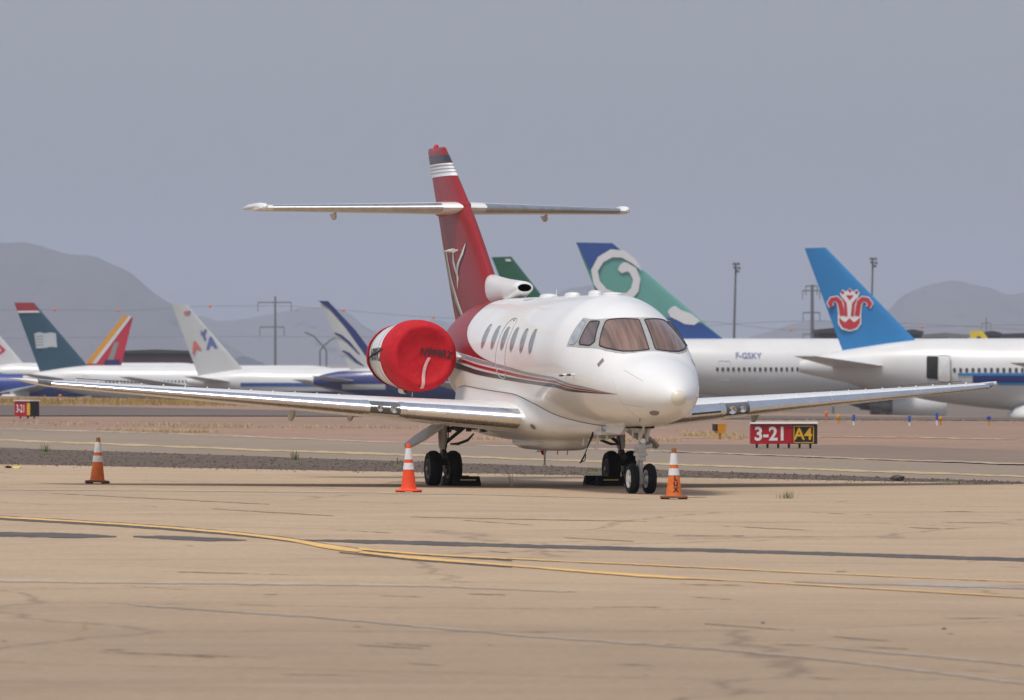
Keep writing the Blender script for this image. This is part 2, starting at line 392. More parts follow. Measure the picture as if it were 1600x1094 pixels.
# far road in front of the parked airliners, edged with dry grass
px_strip('far_road', 'road', [(-500, 630), (0, 632), (400, 639), (800, 645), (1600, 651.5), (2100, 655)], [(-500, 648), (0, 648), (400, 648.5), (800, 651), (1600, 656), (2100, 659)], -.03, 0, seed=2)
sh_far = MB(); sh_far.grid([[(x, y, g(x, y)+.03) for x in axis_vals(-700, 700, -150, 200, 14)] for y in [560, 600, 640, 680, 740, 800, 900, 1000, 1200, 1500, 1900]])
tag(sh_far.build('storage_apron', 'tarmac', sharp=0, fix=False), kind='structure')
# markings and seals on the near apron
mk = dict(kind=None, parent=apron)
px_strip('tar_seal', 'tar', [(-200, 828), (0, 831.5), (120, 834), (182, 838)], [(-200, 836), (0, 838.5), (120, 841), (182, 840)], .004, .8, seed=3, **mk)
px_strip('tar_seal', 'tar', [(208, 838), (260, 837.5), (330, 840), (385, 844)], [(208, 840), (260, 843), (330, 846), (385, 845.5)], .004, .8, seed=4, **mk)
px_strip('tar_seal', 'tar', [(462, 843.5), (560, 844), (800, 850.5), (1200, 860.5), (1600, 872.5), (1900, 882)], [(462, 844.5), (560, 849), (800, 855.5), (1200, 865.5), (1600, 878), (1900, 888)], .004, .8, seed=5, **mk)
Y1 = [(-200, 795), (0, 807.5), (200, 819.5), (350, 831), (450, 842), (520, 853), (566, 860)]
def shift(p, d): return [(u, v+d) for u, v in p]
px_strip('line_border', 'tar', shift(Y1, -1.6), shift(Y1, 4.9), .004, .5, seed=6, **mk)
px_strip('yellow_line', 'yellow', Y1, [(-200, 797), (0, 809.8), (200, 822), (350, 834), (450, 846), (520, 859.5), (566, 864.5)], .008, .3, seed=7, **mk)
Y2 = [(560, 857), (640, 864.5), (800, 873.5), (1075, 886), (1300, 897), (1600, 909.5), (1900, 922)]
Y3 = [(560, 862), (640, 870), (800, 883.5), (950, 895), (1025, 900), (1100, 905), (1300, 916.5), (1600, 934), (1900, 952)]
px_strip('yellow_line', 'yellow', Y2, [(560, 860), (640, 866.5), (800, 875), (1075, 887.3), (1300, 898), (1600, 910.4), (1900, 923)], .008, .5, seed=8, **mk)
px_strip('yellow_line', 'yellow', Y3, [(560, 865), (640, 874), (800, 886), (950, 898.5), (1025, 904), (1100, 906.5), (1300, 917.7), (1600, 935.2), (1900, 953.4)], .008, .4, seed=9, **mk)
px_strip('line_border', 'tar', [(530, 862.5), (640, 873.2), (800, 885)], [(530, 864.5), (640, 875.8), (800, 887.6)], .004, .5, seed=10, **mk)
px_strip('line_border', 'tar', [(566, 861), (700, 868.5), (800, 876)], [(566, 862.4), (700, 871), (800, 877.4)], .004, .5, seed=11, **mk)
px_strip('joint_seal', 'grey_seal', [(200, 945), (270, 950), (500, 965), (800, 991), (1200, 1021), (1560, 1062), (1800, 1092)], [(200, 945.6), (270, 951), (500, 966.4), (800, 993.2), (1200, 1023.6), (1560, 1065), (1800, 1096)], .004, 1.1, seed=12, **mk)
px_strip('joint_seal', 'pale_seal', [(-100, 903), (0, 904.5), (300, 908), (620, 913.5), (900, 925)], [(-100, 908), (0, 909.5), (300, 913), (620, 916.5), (900, 926)], .004, .8, seed=13, **mk)
px_strip('joint_seal', 'grey_seal', [(1240, 909), (1330, 910), (1450, 911.5), (1600, 914.5), (1800, 919)], [(1240, 909.6), (1330, 913.5), (1450, 916.5), (1600, 921), (1800, 927)], .004, .6, seed=14, **mk)
px_strip('joint_seal', 'grey_seal', [(1270, 1010), (1400, 1020), (1500, 1029), (1600, 1040)], [(1270, 1011), (1400, 1023), (1500, 1031.5), (1600, 1041.5)], .004, 1.0, seed=15, **mk)
px_strip('joint_seal', 'pale_seal', [(0, 764), (300, 766), (700, 770.5), (1000, 780)], [(0, 766), (300, 768.2), (700, 772.5), (1000, 780.6)], .004, .5, seed=16, **mk)
for sd_, (ua, va, ub, vb) in enumerate([(330, 795, 520, 806), (640, 808, 1010, 815), (730, 928, 800, 930), (760, 861, 800, 864), (1130, 822, 1270, 829), (1420, 824, 1500, 827), (560, 1008, 660, 1013),
        (120, 1018, 420, 1028), (250, 893, 480, 899), (1300, 995, 1390, 1002), (1000, 1006, 1080, 1008), (880, 840, 990, 846), (1470, 799, 1520, 800), (1100, 975, 1240, 985), (60, 770, 420, 788)]):
    um = (ua+ub)/2; vm = (va+vb)/2
    px_strip('crack', 'crack', [(ua, va), (um, vm-.4), (ub, vb)], [(ua, va+.3), (um, vm+.7), (ub, vb+.3)], .004, .7, seed=30+sd_, **mk)
rr = random.Random(77)
for k_ in range(40):
    u_ = rr.uniform(-60, 1640); v_ = 775+290*rr.random()**.8; l_ = rr.choice((14, 25, 40, 70, 110)); sl_ = rr.uniform(-.01, .07); t_ = rr.uniform(.2, .6)*(1+(v_-775)/300)
    px_strip('crack', 'crack', [(u_, v_), (u_+l_*.5, v_+l_*.5*sl_-t_*.3), (u_+l_, v_+l_*sl_)], [(u_, v_+.15), (u_+l_*.5, v_+l_*.5*sl_+t_*.7), (u_+l_, v_+l_*sl_+.15)], .004, .5, seed=200+k_, **mk)
# the worn line along the taxiway beyond
TL = [(-300, 673), (0, 684.5), (400, 699.5), (800, 713), (1200, 727.5), (1600, 740.5), (1900, 750)]
px_strip('taxi_line', 'pale_yellow', TL, shift(TL, 2.6), -.024, 1.2, seed=21, kind=None, parent=taxiway)
TE = [(-200, 663), (0, 668), (300, 676.5), (640, 690), (1000, 701), (1200, 708.5), (1600, 722), (1900, 731)]
px_strip('edge_line', 'pale_seal', TE, shift(TE, 1.5), -.024, 1.0, seed=22, kind=None, parent=taxiway)
TD = [(1050, 681), (1300, 679), (1600, 683.5)]
px_strip('worn_line', 'pale_yellow', TD, shift(TD, 1.0), -.05, .9, seed=23, kind=None, parent=ground)
# loose stones on the gravel verge
sm = MB(); rr = random.Random(4)
def stone(mb, p, r, rr):
    k = [r*(.6+.7*rr.random()) for _ in range(6)]
    x, y, z = p
    mb.add([(x+k[0], y, z), (x, y+k[1], z), (x-k[2], y, z), (x, y-k[3], z), (x+rr.uniform(-.3, .3)*r, y, z+k[4]*.8), (x, y, z-r*.3)], [(0, 1, 4), (1, 2, 4), (2, 3, 4), (3, 0, 4), (1, 0, 5), (2, 1, 5), (3, 2, 5), (0, 3, 5)])
for _ in range(5200):
    x = rr.uniform(-13, 13); a = y_ap(x); b = y_gr(x); y = a+(b-a)*rr.random()**1.3 if b-a > .6 else a+rr.uniform(-.15, .5)
    stone(sm, (x, y, g(x, y)-.016), rr.choice((.008, .01, .014, .02, .03)), rr)
for _ in range(900):
    x = rr.uniform(-13, 14); y = y_ap(x)-abs(rr.gauss(0, .9)); stone(sm, (x, y, g(x, y)), rr.choice((.008, .012, .018)), rr)
M['stone'] = pmat('grey_brown_stone', (.115, .09, .075), .9, vary=(1.5, .55))
tag(sm.build('loose_gravel', 'stone', smooth=False, fix=False), 'loose grey brown gravel along the edge of the concrete apron', 'gravel', kind='stuff')
# dry grass
def tuft(mb, p, h, n, spread, rr, wf=.045):
    x, y, z = p
    for _ in range(n):
        a = rr.uniform(0, 6.283); d = rr.random()*spread; bx, by = x+math.cos(a)*d, y+math.sin(a)*d; hh = h*rr.uniform(.5, 1.1)
        l = rr.uniform(.1, .6)*hh; a2 = a+rr.uniform(-.8, .8); w = hh*wf+.004*(wf > .03); c, s_ = math.cos(a2+1.57)*w, math.sin(a2+1.57)*w
        m = (bx+math.cos(a2)*l*.35, by+math.sin(a2)*l*.35, z+hh*.6)
        mb.add([(bx-c, by-s_, z), (bx+c, by+s_, z), (m[0]+c*.7, m[1]+s_*.7, m[2]), (m[0]-c*.7, m[1]-s_*.7, m[2]), (bx+math.cos(a2)*l, by+math.sin(a2)*l, z+hh)], [(0, 1, 2, 3), (3, 2, 4)])
M['dry_grass'] = pmat('dry_yellow_grass', (.40, .275, .075), .8, vary=(.4, .4))
M['straw'] = pmat('bleached_straw', (.56, .42, .22), .8, vary=(.6, .35))
M['weed'] = pmat('green_weed', (.12, .14, .035), .7, vary=(5, .4))
gm = MB(); rr = random.Random(11)
for _ in range(5200):
    u = rr.uniform(-320, 760); v = 624.2+max(0, (u-100))*.006+rr.random()**1.4*7.5
    p = gp(u, v, -.07); tuft(gm, p, rr.uniform(.12, .34), 3, .5, rr)
tag(gm.build('dry_grass_verge', 'dry_grass', smooth=False, fix=False), 'band of golden dry grass along the far road on the left', 'grass', kind='stuff')
gm = MB()
for (u0, u1, v0, v1, n) in ((1068, 1155, 672, 684, 420), (165, 330, 670.5, 673.5, 300), (300, 660, 663, 668, 260), (740, 1060, 681, 688, 260), (20, 400, 655, 668, 300)):
    for _ in range(n):
        t = rr.random(); u = u0+(u1-u0)*t; v = v0+(v1-v0)*(.5*t+.5*rr.random()); tuft(gm, gp(u, v, -.065), rr.uniform(.04, .13), 4, .35, rr)
for _ in range(700):
    u = rr.uniform(1180, 2000); v = 654.5+rr.random()*4; tuft(gm, gp(u, v, -.065), rr.uniform(.05, .12), 3, .5, rr)
tag(gm.build('straw_patches', 'straw', smooth=False, fix=False), 'bleached straw patches on the dirt beyond the taxiway', 'grass', kind='stuff')
k = 0
for (u, v, h, n, s_, mat, lab) in ((1229, 779, .13, 46, .18, 'weed', 'small green weed tuft on the concrete right of the lettered cone'),
        (801, 762, .32, 9, .05, 'straw', 'thin dry weed stalk on the concrete under the jet'),
        (622, 726, .16, 26, .12, 'weed', 'green weed by the gravel verge left of the red orange cone'),
        (73, 706, .20, 26, .14, 'weed', 'green weed at the back edge of the gravel on the far left'),
        (461, 719, .22, 20, .14, 'weed', 'loose grey green weed on the gravel under the left wing'),
        (932, 737, .12, 40, .35, 'weed', 'low green weed patch behind the jet between its wheels'),
        (1480, 751, .07, 24, .22, 'weed', 'low weed on the gravel below the right wing tip'),
        (1148, 913.5+26, .03, 16, .22, 'weed', 'flat weed in a joint of the near apron at right'),
        (135, 985, .10, 14, .05, 'straw', 'tiny dry tuft on the near apron at lower left')):
    p = gp(u, v, -.01); mb = MB(); tuft(mb, (0, 0, 0), h, n, s_, rr, .03 if mat == 'weed' else .015); mb.lathe([(-.01, s_*1.1), (.004, s_*1.0), (.008, .001)], (0, 0, 0), (0, 0, 1), 10, True); o = mb.build('weed', mat, smooth=False, fix=False); o.location = p
    tag(o, lab, 'weed', 'weeds on the apron and verge')
for (u, v, r_, lab) in ((1402, 749.5, .085, 'dark fist sized rock on the apron edge below the right wing'), (1475, 983.5, .013, 'small dark pebble on the near apron at lower right'), (1192, 974, .012, 'small dark pebble on the near apron right of centre')):
    p = gp(u, v); bm = bmesh.new(); bmesh.ops.create_icosphere(bm, subdivisions=2, radius=r_)
    for q in bm.verts: q.co = Vector((q.co.x*1.35, q.co.y, q.co.z*.62))*(1+.3*(rr.random()-.5))
    me = bpy.data.meshes.new('rock'); bm.to_mesh(me); bm.free(); me.materials.append(M['tar']); o = bpy.data.objects.new('rock', me); C.objects.link(o)
    o.location = (p[0], p[1], p[2]+r_*.3); tag(o, lab, 'rock', 'rocks on the apron')
mb = MB(); p = gp(20, 731.5); mb.grid([[(i*.06-.15, j*.05-.1, .02+.03*math.sin(i*1.3)*math.cos(j)) for i in range(6)] for j in range(5)])
M['scrap'] = pmat('yellow_scrap', (.72, .55, .12), .5, vary=(9, .3))
o = mb.build('litter', 'scrap'); o.location = p; tag(o, 'crumpled yellow scrap on the apron edge at far left', 'litter')
# ------------------------------------------------------------------ hills far off
M['hill'] = ground_mat('desert_hill_rock', (.115, .10, .095), (.095, .085, .085), (.14, .12, .11), (.004, .02, .1), (.02, .6, 8.0))
def hill(name, D, ridge, depth, seed, kindlab=None):
    f = pchip([p[0] for p in ridge], [p[1] for p in ridge]); u0, u1 = ridge[0][0], ridge[-1][0]; n = int((u1-u0)/5); rr = random.Random(seed)
    ph = [(rr.uniform(.01, .12), rr.uniform(0, 6.28), rr.uniform(.3, 1)) for _ in range(14)]
    rows = 14; G_ = []
    for j in range(-rows, rows+1):
        t = j/rows; row = []
        for i in range(n+1):
            u = u0+(u1-u0)*i/n; h = max(0, zpx(f(u), D)+9); w = sum(a*math.sin(u*k+p+j*(1.1+k*9)) for k, p, a in ph)/4
            y = D+depth*t+w*depth*.05
            z = -9+h*(1-abs(t))**(.85)*(1+.10*w*min(1, abs(t)*4)*(1-abs(t)))+rr.uniform(-.006, .006)*h*(1 if j else .6)
            row.append((xpx(u, D), y, z))
        G_.append(row)
    mb = MB(); mb.grid(G_); o = mb.build(name, 'hill', sharp=0, fix=False); o['kind'] = 'structure'; return o
hill('hill', 11000, [(-700, 470), (-420, 430), (-250, 395), (-120, 378), (-40, 383), (0, 379.5), (30, 379), (62, 384), (84, 391), (110, 397), (140, 399), (168, 410), (200, 424), (225, 445), (250, 463), (272, 478), (300, 503), (340, 530), (380, 556)], 1400, 1)
hill('hill', 14500, [(230, 560), (280, 505), (310, 493), (345, 502), (390, 497), (440, 487), (490, 481), (520, 482), (545, 490), (570, 510), (600, 522), (640, 515), (680, 500), (720, 508), (800, 480), (860, 462), (900, 449), (950, 446), (990, 462), (1040, 490), (1090, 522), (1140, 560)], 1300, 2)
hill('hill', 13000, [(1120, 560), (1170, 528), (1200, 519), (1240, 506), (1280, 500), (1320, 505), (1350, 500), (1385, 489), (1402, 468), (1425, 454), (1455, 445), (1490, 439), (1515, 443), (1545, 450), (1575, 461), (1600, 457), (1650, 452), (1740, 440), (1830, 460), (1950, 500), (2150, 560)], 1300, 3)
# ------------------------------------------------------------------ the business jet (local axes: x port, y aft from the nose tip, z up)
JROT = (0, .004, TH)
jet = empty('business_jet', (JET[0], JET[1], 0), JROT)
tag(jet, 'white and dark red twin engine business jet parked nose right on the concrete apron', 'jet')
JM = Matrix.Translation((JET[0], JET[1], 0)) @ Matrix.Rotation(TH, 4, 'Z') @ Matrix.Rotation(.004, 4, 'Y')
def on_jet(name, p):
    """a loose thing resting on the jet: its own Empty at local point p"""
    return empty(name, JM @ Vector(p), JROT)
def moved(mb, p):
    mb.v = [(v[0]-p[0], v[1]-p[1], v[2]-p[2]) for v in mb.v]; return mb
def frange(a, b, n): return [a+(b-a)*i/n for i in range(n+1)]
st = [.001, .004, .012, .025, .045, .07, .1, .14, .19, .25, .32, .4]+frange(.5, 4.0, 50)+frange(4.2, 9.6, 24)+frange(9.8, 14.9, 34)
NT = 80
mb = MB(); mb.loft([[fus(a, -math.pi+2*math.pi*k/NT) for k in range(NT)] for a in st]); fuselage = mb.build('fuselage', 'white', jet, sharp=60)
mb = MB(); mb.loft([[fus_off(a, -math.pi+2*math.pi*k/40, -1, .003) for k in range(40)] for a in (.003, .012, .025, .045, .06)]); mb.build('radome_tip', 'nose_cap', jet)
def strip_decal(name, mat, top, bot, cols, rows, off, parent=jet, sides=(-1, 1)):
    ft = pchip([p[0] for p in top], [p[1] for p in top]); fb = pchip([p[0] for p in bot], [p[1] for p in bot])
    for s in sides:
        mb = MB(); mb.grid([[fus_off(a, ft(a)+(max(fb(a), ft(a)+.0005)-ft(a))*k/rows, s, off) for k in range(rows+1)] for a in cols]); mb.build(name, mat, parent, sharp=0)
aa = frange(1.16, 10.6, 120)
ST = dict(
 s_t=[(1.16, 1.706), (2.02, 1.744), (3.05, 1.832), (4.84, 1.767), (6.355, 1.66), (8.17, 1.55), (9.145, 1.478), (10.6, 1.39)],
 s_b=[(1.16, 1.7065), (2.03, 1.773), (3.09, 1.869), (4.87, 1.807), (6.38, 1.71), (8.17, 1.605), (9.13, 1.529), (10.6, 1.44)],
 r_t=[(1.16, 1.707), (2.04, 1.788), (3.10, 1.888), (4.89, 1.827), (6.40, 1.742), (8.18, 1.634), (9.04, 1.56), (10.6, 1.47)],
 r_b=[(1.16, 1.7075), (2.05, 1.818), (3.14, 1.919), (4.93, 1.868), (6.43, 1.79), (8.19, 1.681), (9.05, 1.611), (10.6, 1.52)],
 d_t=[(1.16, 1.708), (2.055, 1.83), (3.16, 1.938), (4.96, 1.889), (6.46, 1.821), (8.21, 1.722), (9.14, 1.641), (10.6, 1.55)],
 d_b=[(1.16, 1.712), (2.07, 1.866), (3.2, 2.0), (5.0, 1.945), (6.5, 1.882), (8.25, 1.80), (9.16, 1.728), (10.6, 1.65)])
strip_decal('silver_stripe', 'silver', ST['s_t'], ST['s_b'], aa, 2, .004)
strip_decal('red_stripe', 'bright_red', ST['r_t'], ST['r_b'], aa, 2, .004)
strip_decal('charcoal_stripe', 'charcoal', ST['d_t'], ST['d_b'], aa, 2, .004)
sw = [(6.83, 1.632), (7.55, 1.56), (8.19, 1.462), (8.70, 1.33), (9.11, 1.17), (9.345, 1.02), (9.48, .844), (9.58, .629), (9.79, .363), (9.98, .001)]
sl = [(6.83, 1.634), (7.55, 1.575), (8.17, 1.532), (9.145, 1.458), (10.6, 1.37), (12.0, 1.36), (14.6, 1.4)]
strip_decal('red_swath', 'red', sw, sl, frange(6.83, 9.3, 40)+frange(9.32, 10.0, 34)+frange(10.1, 14.6, 40), 26, .0035)
# cabin windows, emergency exit
wa = [7.91, 7.283, 6.66, 6.06, 5.443, 4.89]; wt = [.983, 1.011, 1.038, 1.053, 1.074, 1.088]; wb_ = [1.368, 1.384, 1.391, 1.412, 1.433, 1.448]
def sup(cx, cy, rx, ry, n, e=2.4):
    return [(cx+math.copysign(abs(math.cos(q))**(2/e), math.cos(q))*rx, cy+math.copysign(abs(math.sin(q))**(2/e), math.sin(q))*ry) for q in (2*math.pi*k/n for k in range(n))]
for s in (-1, 1):
    for a, t0, t1 in zip(wa, wt, wb_):
        mb = MB(); patch(mb, sup(a, (t0+t1)/2, .118, (t1-t0)/2, 28), lambda x, t: fus_off(x, t, s, .007), 4); w = mb.build('cabin_window', 'cabin_glass', jet, sharp=0)
        mb = MB(); po = [fus_off(x, t, s, .005) for x, t in sup(a, (t0+t1)/2, .128, (t1-t0)/2+.012, 32)]; mb.tube(po+[po[0]], .006, 6, False); mb.build('frame', 'frame', w)
ex = dense(rounded([(6.37, .87), (6.95, .85), (6.96, 1.84), (6.37, 1.87)], .45, 6), .05)
mb = MB(); po = [fus_off(x, t, -1, .002) for x, t in ex]; mb.tube(po+[po[0]], .009, 6, False); mb.build('emergency_exit', 'frame', jet)
mb = MB(); patch(mb, sup(6.66, .90, .03, .018, 12), lambda x, t: fus_off(x, t, -1, .005), 2); mb.build('exit_handle', 'bright_red', jet)
# cockpit glazing
ft_ = [(2.164, 0.0), (2.185, .12), (2.215, .21), (2.30, .355), (2.40, .46), (2.50, .53), (2.58, .585), (2.70, .645), (2.85, .70), (3.045, .735)]
fb_ = [(1.440, 0.0), (1.445, .21), (1.475, .41), (1.552, .62), (1.655, .765), (1.83, .90), (2.09, 1.0), (2.3, 1.07), (2.6, 1.145), (2.97, 1.235)]
def poly_at(P, q):
    n = len(P)-1; i = min(int(q*n), n-1); f = q*n-i; return (P[i][0]+(P[i+1][0]-P[i][0])*f, P[i][1]+(P[i+1][1]-P[i][1])*f)
panes = [('windshield', 'ws_glass', [(2.442, .555), (2.249, .345), (2.156, .205), (2.105, .062), (1.489, .068), (1.482, .207), (1.515, .405), (1.594, .600), (1.697, .735), (1.865, .855), (2.04, .925)], .22),
         ('side_window', 'side_glass', [(2.765, .722), (2.549, .628), (2.213, .924), (2.27, 1.015), (2.605, 1.095)], .2),
         ('side_window', 'pale_glass', [(2.99, .775), (2.861, .745), (2.70, 1.056), (2.745, 1.141), (2.90, 1.178)], .25)]
for s in (-1, 1):
    mb = MB(); rows = []
    for i in range(61):
        p, q = poly_at(ft_, i/60), poly_at(fb_, i/60)
        rows.append([fus_off(p[0]+(q[0]-p[0])*k/14, p[1]+(q[1]-p[1])*k/14, s, .002) for k in range(15)])
    mb.grid(rows); mb.build('cockpit_frame', 'frame', jet, sharp=0)
    for nm, mt, po, rd in panes:
        pl = dense(rounded(po, rd, 4), .05); mb = MB(); patch(mb, pl, lambda a, t: fus_off(a, t, s, .006), 8); w = mb.build(nm, mt, jet, sharp=0)
        mb = MB(); pp = [fus_off(a, t, s, .006) for a, t in pl]; mb.tube(pp+[pp[0]], .010 if mt != 'pale_glass' else .006, 6, False); mb.build('gasket', 'gasket' if mt != 'pale_glass' else 'frame', w)
    mb = MB(); patch(mb, rounded([(1.845, 1.205), (1.78, 1.235), (1.725, 1.06), (1.79, 1.03)], .15), lambda a, t: fus_off(a, t, s, .004), 2); mb.build('air_vent', 'vent', jet, sharp=0)
# nose details: taxi light, panel gaps, pitot heads
mb = MB(); patch(mb, sup(.48, 2.45, .105, .125, 24, 2.0), lambda a, t: fus_off(a, t, -1, .004), 3); w = mb.build('taxi_light', 'vent', jet, sharp=0)
mb = MB(); pp = [fus_off(a, t, -1, .003) for a, t in sup(.48, 2.45, .108, .13, 24, 2.0)]; mb.tube(pp+[pp[0]], .005, 5, False); mb.build('light_rim', 'silver', w)
def gap(pts, r=.0028, mat='seam', off=.0005, side=-1):
    P = []
    for (a0, t0), (a1, t1) in zip(pts, pts[1:]):
        n = max(2, int(math.hypot(a1-a0, t1-t0)/.06)); P += [(a0+(a1-a0)*k/n, t0+(t1-t0)*k/n) for k in range(n)]
    P.append(pts[-1]); mb = MB(); mb.tube([fus_off(a, t, side, off) for a, t in P], r, 5); return mb.build('panel_gap', mat, jet)
for s in (-1, 1):
    gap([(1.20, .95), (.62, 1.02)], side=s, mat='frame'); gap([(1.05, 2.0), (.60, 2.08)], side=s, mat='frame'); gap([(1.30, 1.35), (1.15, 1.75), (1.05, 2.2), (1.0, 2.8)], r=.002, side=s, mat='frame')
gap([(1.0, 2.55), (1.22, 2.72)], r=.005)
for (a, t) in ((2.83, 1.68), (2.50, 1.60)):
    p = Vector(fus(a, t)); n = Vector(fus_n(a, t)); q = p+n*.10
    mb = MB(); mb.tube([p-n*.02, q, q+Vector((0, -.03, 0))], [.018, .014, .012], 8); h = mb.build('pitot_mast', 'white', jet)
    mb = MB(); mb.tube([q+Vector((0, -.02, 0)), q+Vector((0, -.16, .0))], [.017, .015], 8); mb.build('pitot_head', 'charcoal', h)
# belly fairing
ts = pchip([3.0, 3.6, 4.2, 5.02, 5.45, 6.43, 7.6, 8.68, 9.3, 10.0, 11.0, 12.0], [3.11, 2.95, 2.78, 2.53, 2.33, 2.12, 2.07, 2.02, 1.99, 2.05, 2.35, 2.9])
zbf = pchip([3.0, 3.5, 4.2, 5.0, 6.0, 8.0, 9.5, 10.8, 12.0], [.945, .87, .80, .75, .705, .69, .73, .90, 1.27])
def fair(a, v, s, off=0.0):
    p = fus_off(a, ts(a), s, .004); xs_ = abs(p[0]); e = .72
    x = xs_*math.cos(v)**e; z = p[2]-(p[2]-zbf(a))*math.sin(v)**e
    bul = 1.0+.20*smooth((a-4.6)/1.4)*smooth((11.2-a)/1.5)*math.sin(min(1, v/.8)*math.pi/2)
    return (s*(x*bul+off), a, z)
mb = MB(); rows = []
for a in frange(3.02, 11.9, 70):
    r = [fair(a, math.pi/2*k/18, -1) for k in range(19)]; r += [(-p[0], p[1], p[2]) for p in r[-2::-1]]; rows.append(r)
mb.grid(rows); mb.build('belly_fairing', 'white', jet, sharp=60)
for s in (-1, 1):
    mb = MB(); mb.tube([fus_off(a, ts(a), s, .003) for a in frange(3.4, 9.9, 60)], .005, 6); mb.build('fairing_seam', 'seam', jet)
mb = MB(); rows = []
for a, hw, zt, zb in ((6.02, .02, .74, .71), (6.06, .14, .78, .645), (6.15, .24, .8, .60), (6.4, .33, .8, .565), (7.0, .36, .8, .555), (8.0, .36, .8, .56), (8.6, .30, .8, .60), (9.0, .15, .8, .68)):
    rows.append([(hw*math.copysign(abs(math.cos(q))**.6, math.cos(q)), a, (zt+zb)/2+(zt-zb)/2*math.copysign(abs(math.sin(q))**.6, math.sin(q))) for q in (2*math.pi*k/28 for k in range(28))])
mb.loft(rows); mb.build('ventral_pod', 'white', jet)
mb = MB(); patch(mb, sup(5.55, .55, .06, .10, 16, 2.0), lambda a, v: fair(a, v, -1, .012), 2); mb.build('inspection_cover', 'vent', jet, sharp=0)
def blade(name, x, a, z0, z1, ch=.10, th=.018, mat='white', foot=0, sweep=.04):
    mb = MB(); mb.loft([[(x+th*math.sin(q), a+sweep*k+ch*.5*math.cos(q)*(1-.35*k), z0+(z1-z0)*k) for q in (2*math.pi*i/12 for i in range(12))] for k in (0, .5, 1)])
    if foot: mb.box((x, a+sweep, z1), (.02, foot, .012))
    return mb.build(name, mat, jet)
blade('blade_antenna', 0, 8.15, .70, .53, .05, .012, 'steel', .22, .0)
blade('blade_antenna', -.1, 7.35, .57, .335, .06, .014, 'steel', .17, .01)
blade('blade_antenna', -.05, 6.75, .57, .50, .03, .01, 'steel'); blade('blade_antenna', 0, 6.35, .58, .50, .03, .01, 'steel')
blade('blade_antenna', .0, 4.55, .80, .60, .09, .014, 'white', 0, .10); blade('drain_mast', -.10, 5.0, .77, .66, .05, .012, 'white')
blade('drain_mast', .02, 4.1, .83, .74, .05, .012, 'white')
mb = MB(); mb.lathe([(0, .05), (.02, .05), (.035, .042), (.06, .036), (.08, .02), (.085, .001)], (-.02, 7.75, .565), (0, 0, -1), 16); mb.build('belly_beacon', 'beacon', jet)
mb = MB(); mb.box((-.12, 3.75, .915), (.16, .30, .10)); mb.box((-.10, 3.55, .86), (.36, .5, .05)); mb.build('probe_bracket', 'white', jet)
for i, (a, w, h) in enumerate(((7.55, .17, .05), (6.1, .15, .06), (4.75, .13, .075), (3.75, .19, .035))):
    mb = MB(); mb.lathe([(-.05, w), (h*.3, w), (h*.7, w*.9), (h, w*.5), (h+.004, .001)], (0, a, _ft(a)-.005), (0, 0, 1), 20)
    mb.v = [(v[0]*.75, a+(v[1]-a)*1.5, v[2]) for v in mb.v]; mb.build('roof_antenna', 'white', jet)
mb = MB(); mb.tube([(0, 7.05, 2.86), (0, 7.08, 2.99)], [.008, .004], 6); mb.build('roof_mast', 'white', jet)
# ------------------------------------------------------------------ wings
def airfoil(ch, tc, n=16, camber=.015):
    """(chordwise, thickness) from the trailing edge over the top to the nose and back underneath"""
    def yt(c): return 5*tc*(.2969*math.sqrt(c)-.1260*c-.3516*c*c+.2843*c**3-.1036*c**4)
    cs = [.5*(1-math.cos(math.pi*k/n)) for k in range(n+1)]
    up = [(c*ch, (yt(c)+camber*4*c*(1-c))*ch) for c in cs[::-1]]; lo = [(c*ch, (-yt(c)+camber*4*c*(1-c))*ch) for c in cs[1:-1]]
    return up+lo
def wing_geo(s):
    q = (s-.92)/6.68; le = 5.8+.463*(s-.92); te = 9.4+.62*q; z = 1.05+.50*q; tc = .122-.035*q
    if s > 7.4:
        e = min(1.0, (s-7.4)/.45); le = le+(te-le)*.80*e**1.7; tc *= max(.12, (1-e*e)**.5); z += .05*e
    return le, te-le, z, tc
def wing_pt(s, side, k, ring, le, z, off=0.0):
    c, h = ring[k]; return (side*s, le+c, z+h-.018*c)
def wing_ring(s, side, n=30):
    le, ch, z, tc = wing_geo(s); return [(side*s, le+c, z+h-.018*c) for c, h in airfoil(ch, tc, n)]
def nose_band(s, side, cu, cl, off, n=14):
    """ring piece round the wing's nose, from share cu on top to cl below, slightly proud"""
    le, ch, z, tc = wing_geo(s); out = []
    def P(c, sg):
        yt = 5*tc*(.2969*math.sqrt(c)-.1260*c-.3516*c*c+.2843*c**3-.1036*c**4); return (c*ch, (sg*yt+.015*4*c*(1-c))*ch)
    L_ = [(cu*(1-k/n)**2, 1) for k in range(n)]+[(cl*(k/n)**2, -1) for k in range(n+1)]
    pts = [P(c, sg) for c, sg in L_]
    for i, (c, h) in enumerate(pts):
        a, b = pts[max(i-1, 0)], pts[min(i+1, len(pts)-1)]; tx, tz = b[0]-a[0], b[1]-a[1]; l = math.hypot(tx, tz) or 1
        nx, nz = tz/l, -tx/l
        if nx*(c-.3*ch)+nz*h < 0: nx, nz = -nx, -nz
        out.append((side*s, le+c+nx*off, z+h+nz*off-.018*c))
    return out
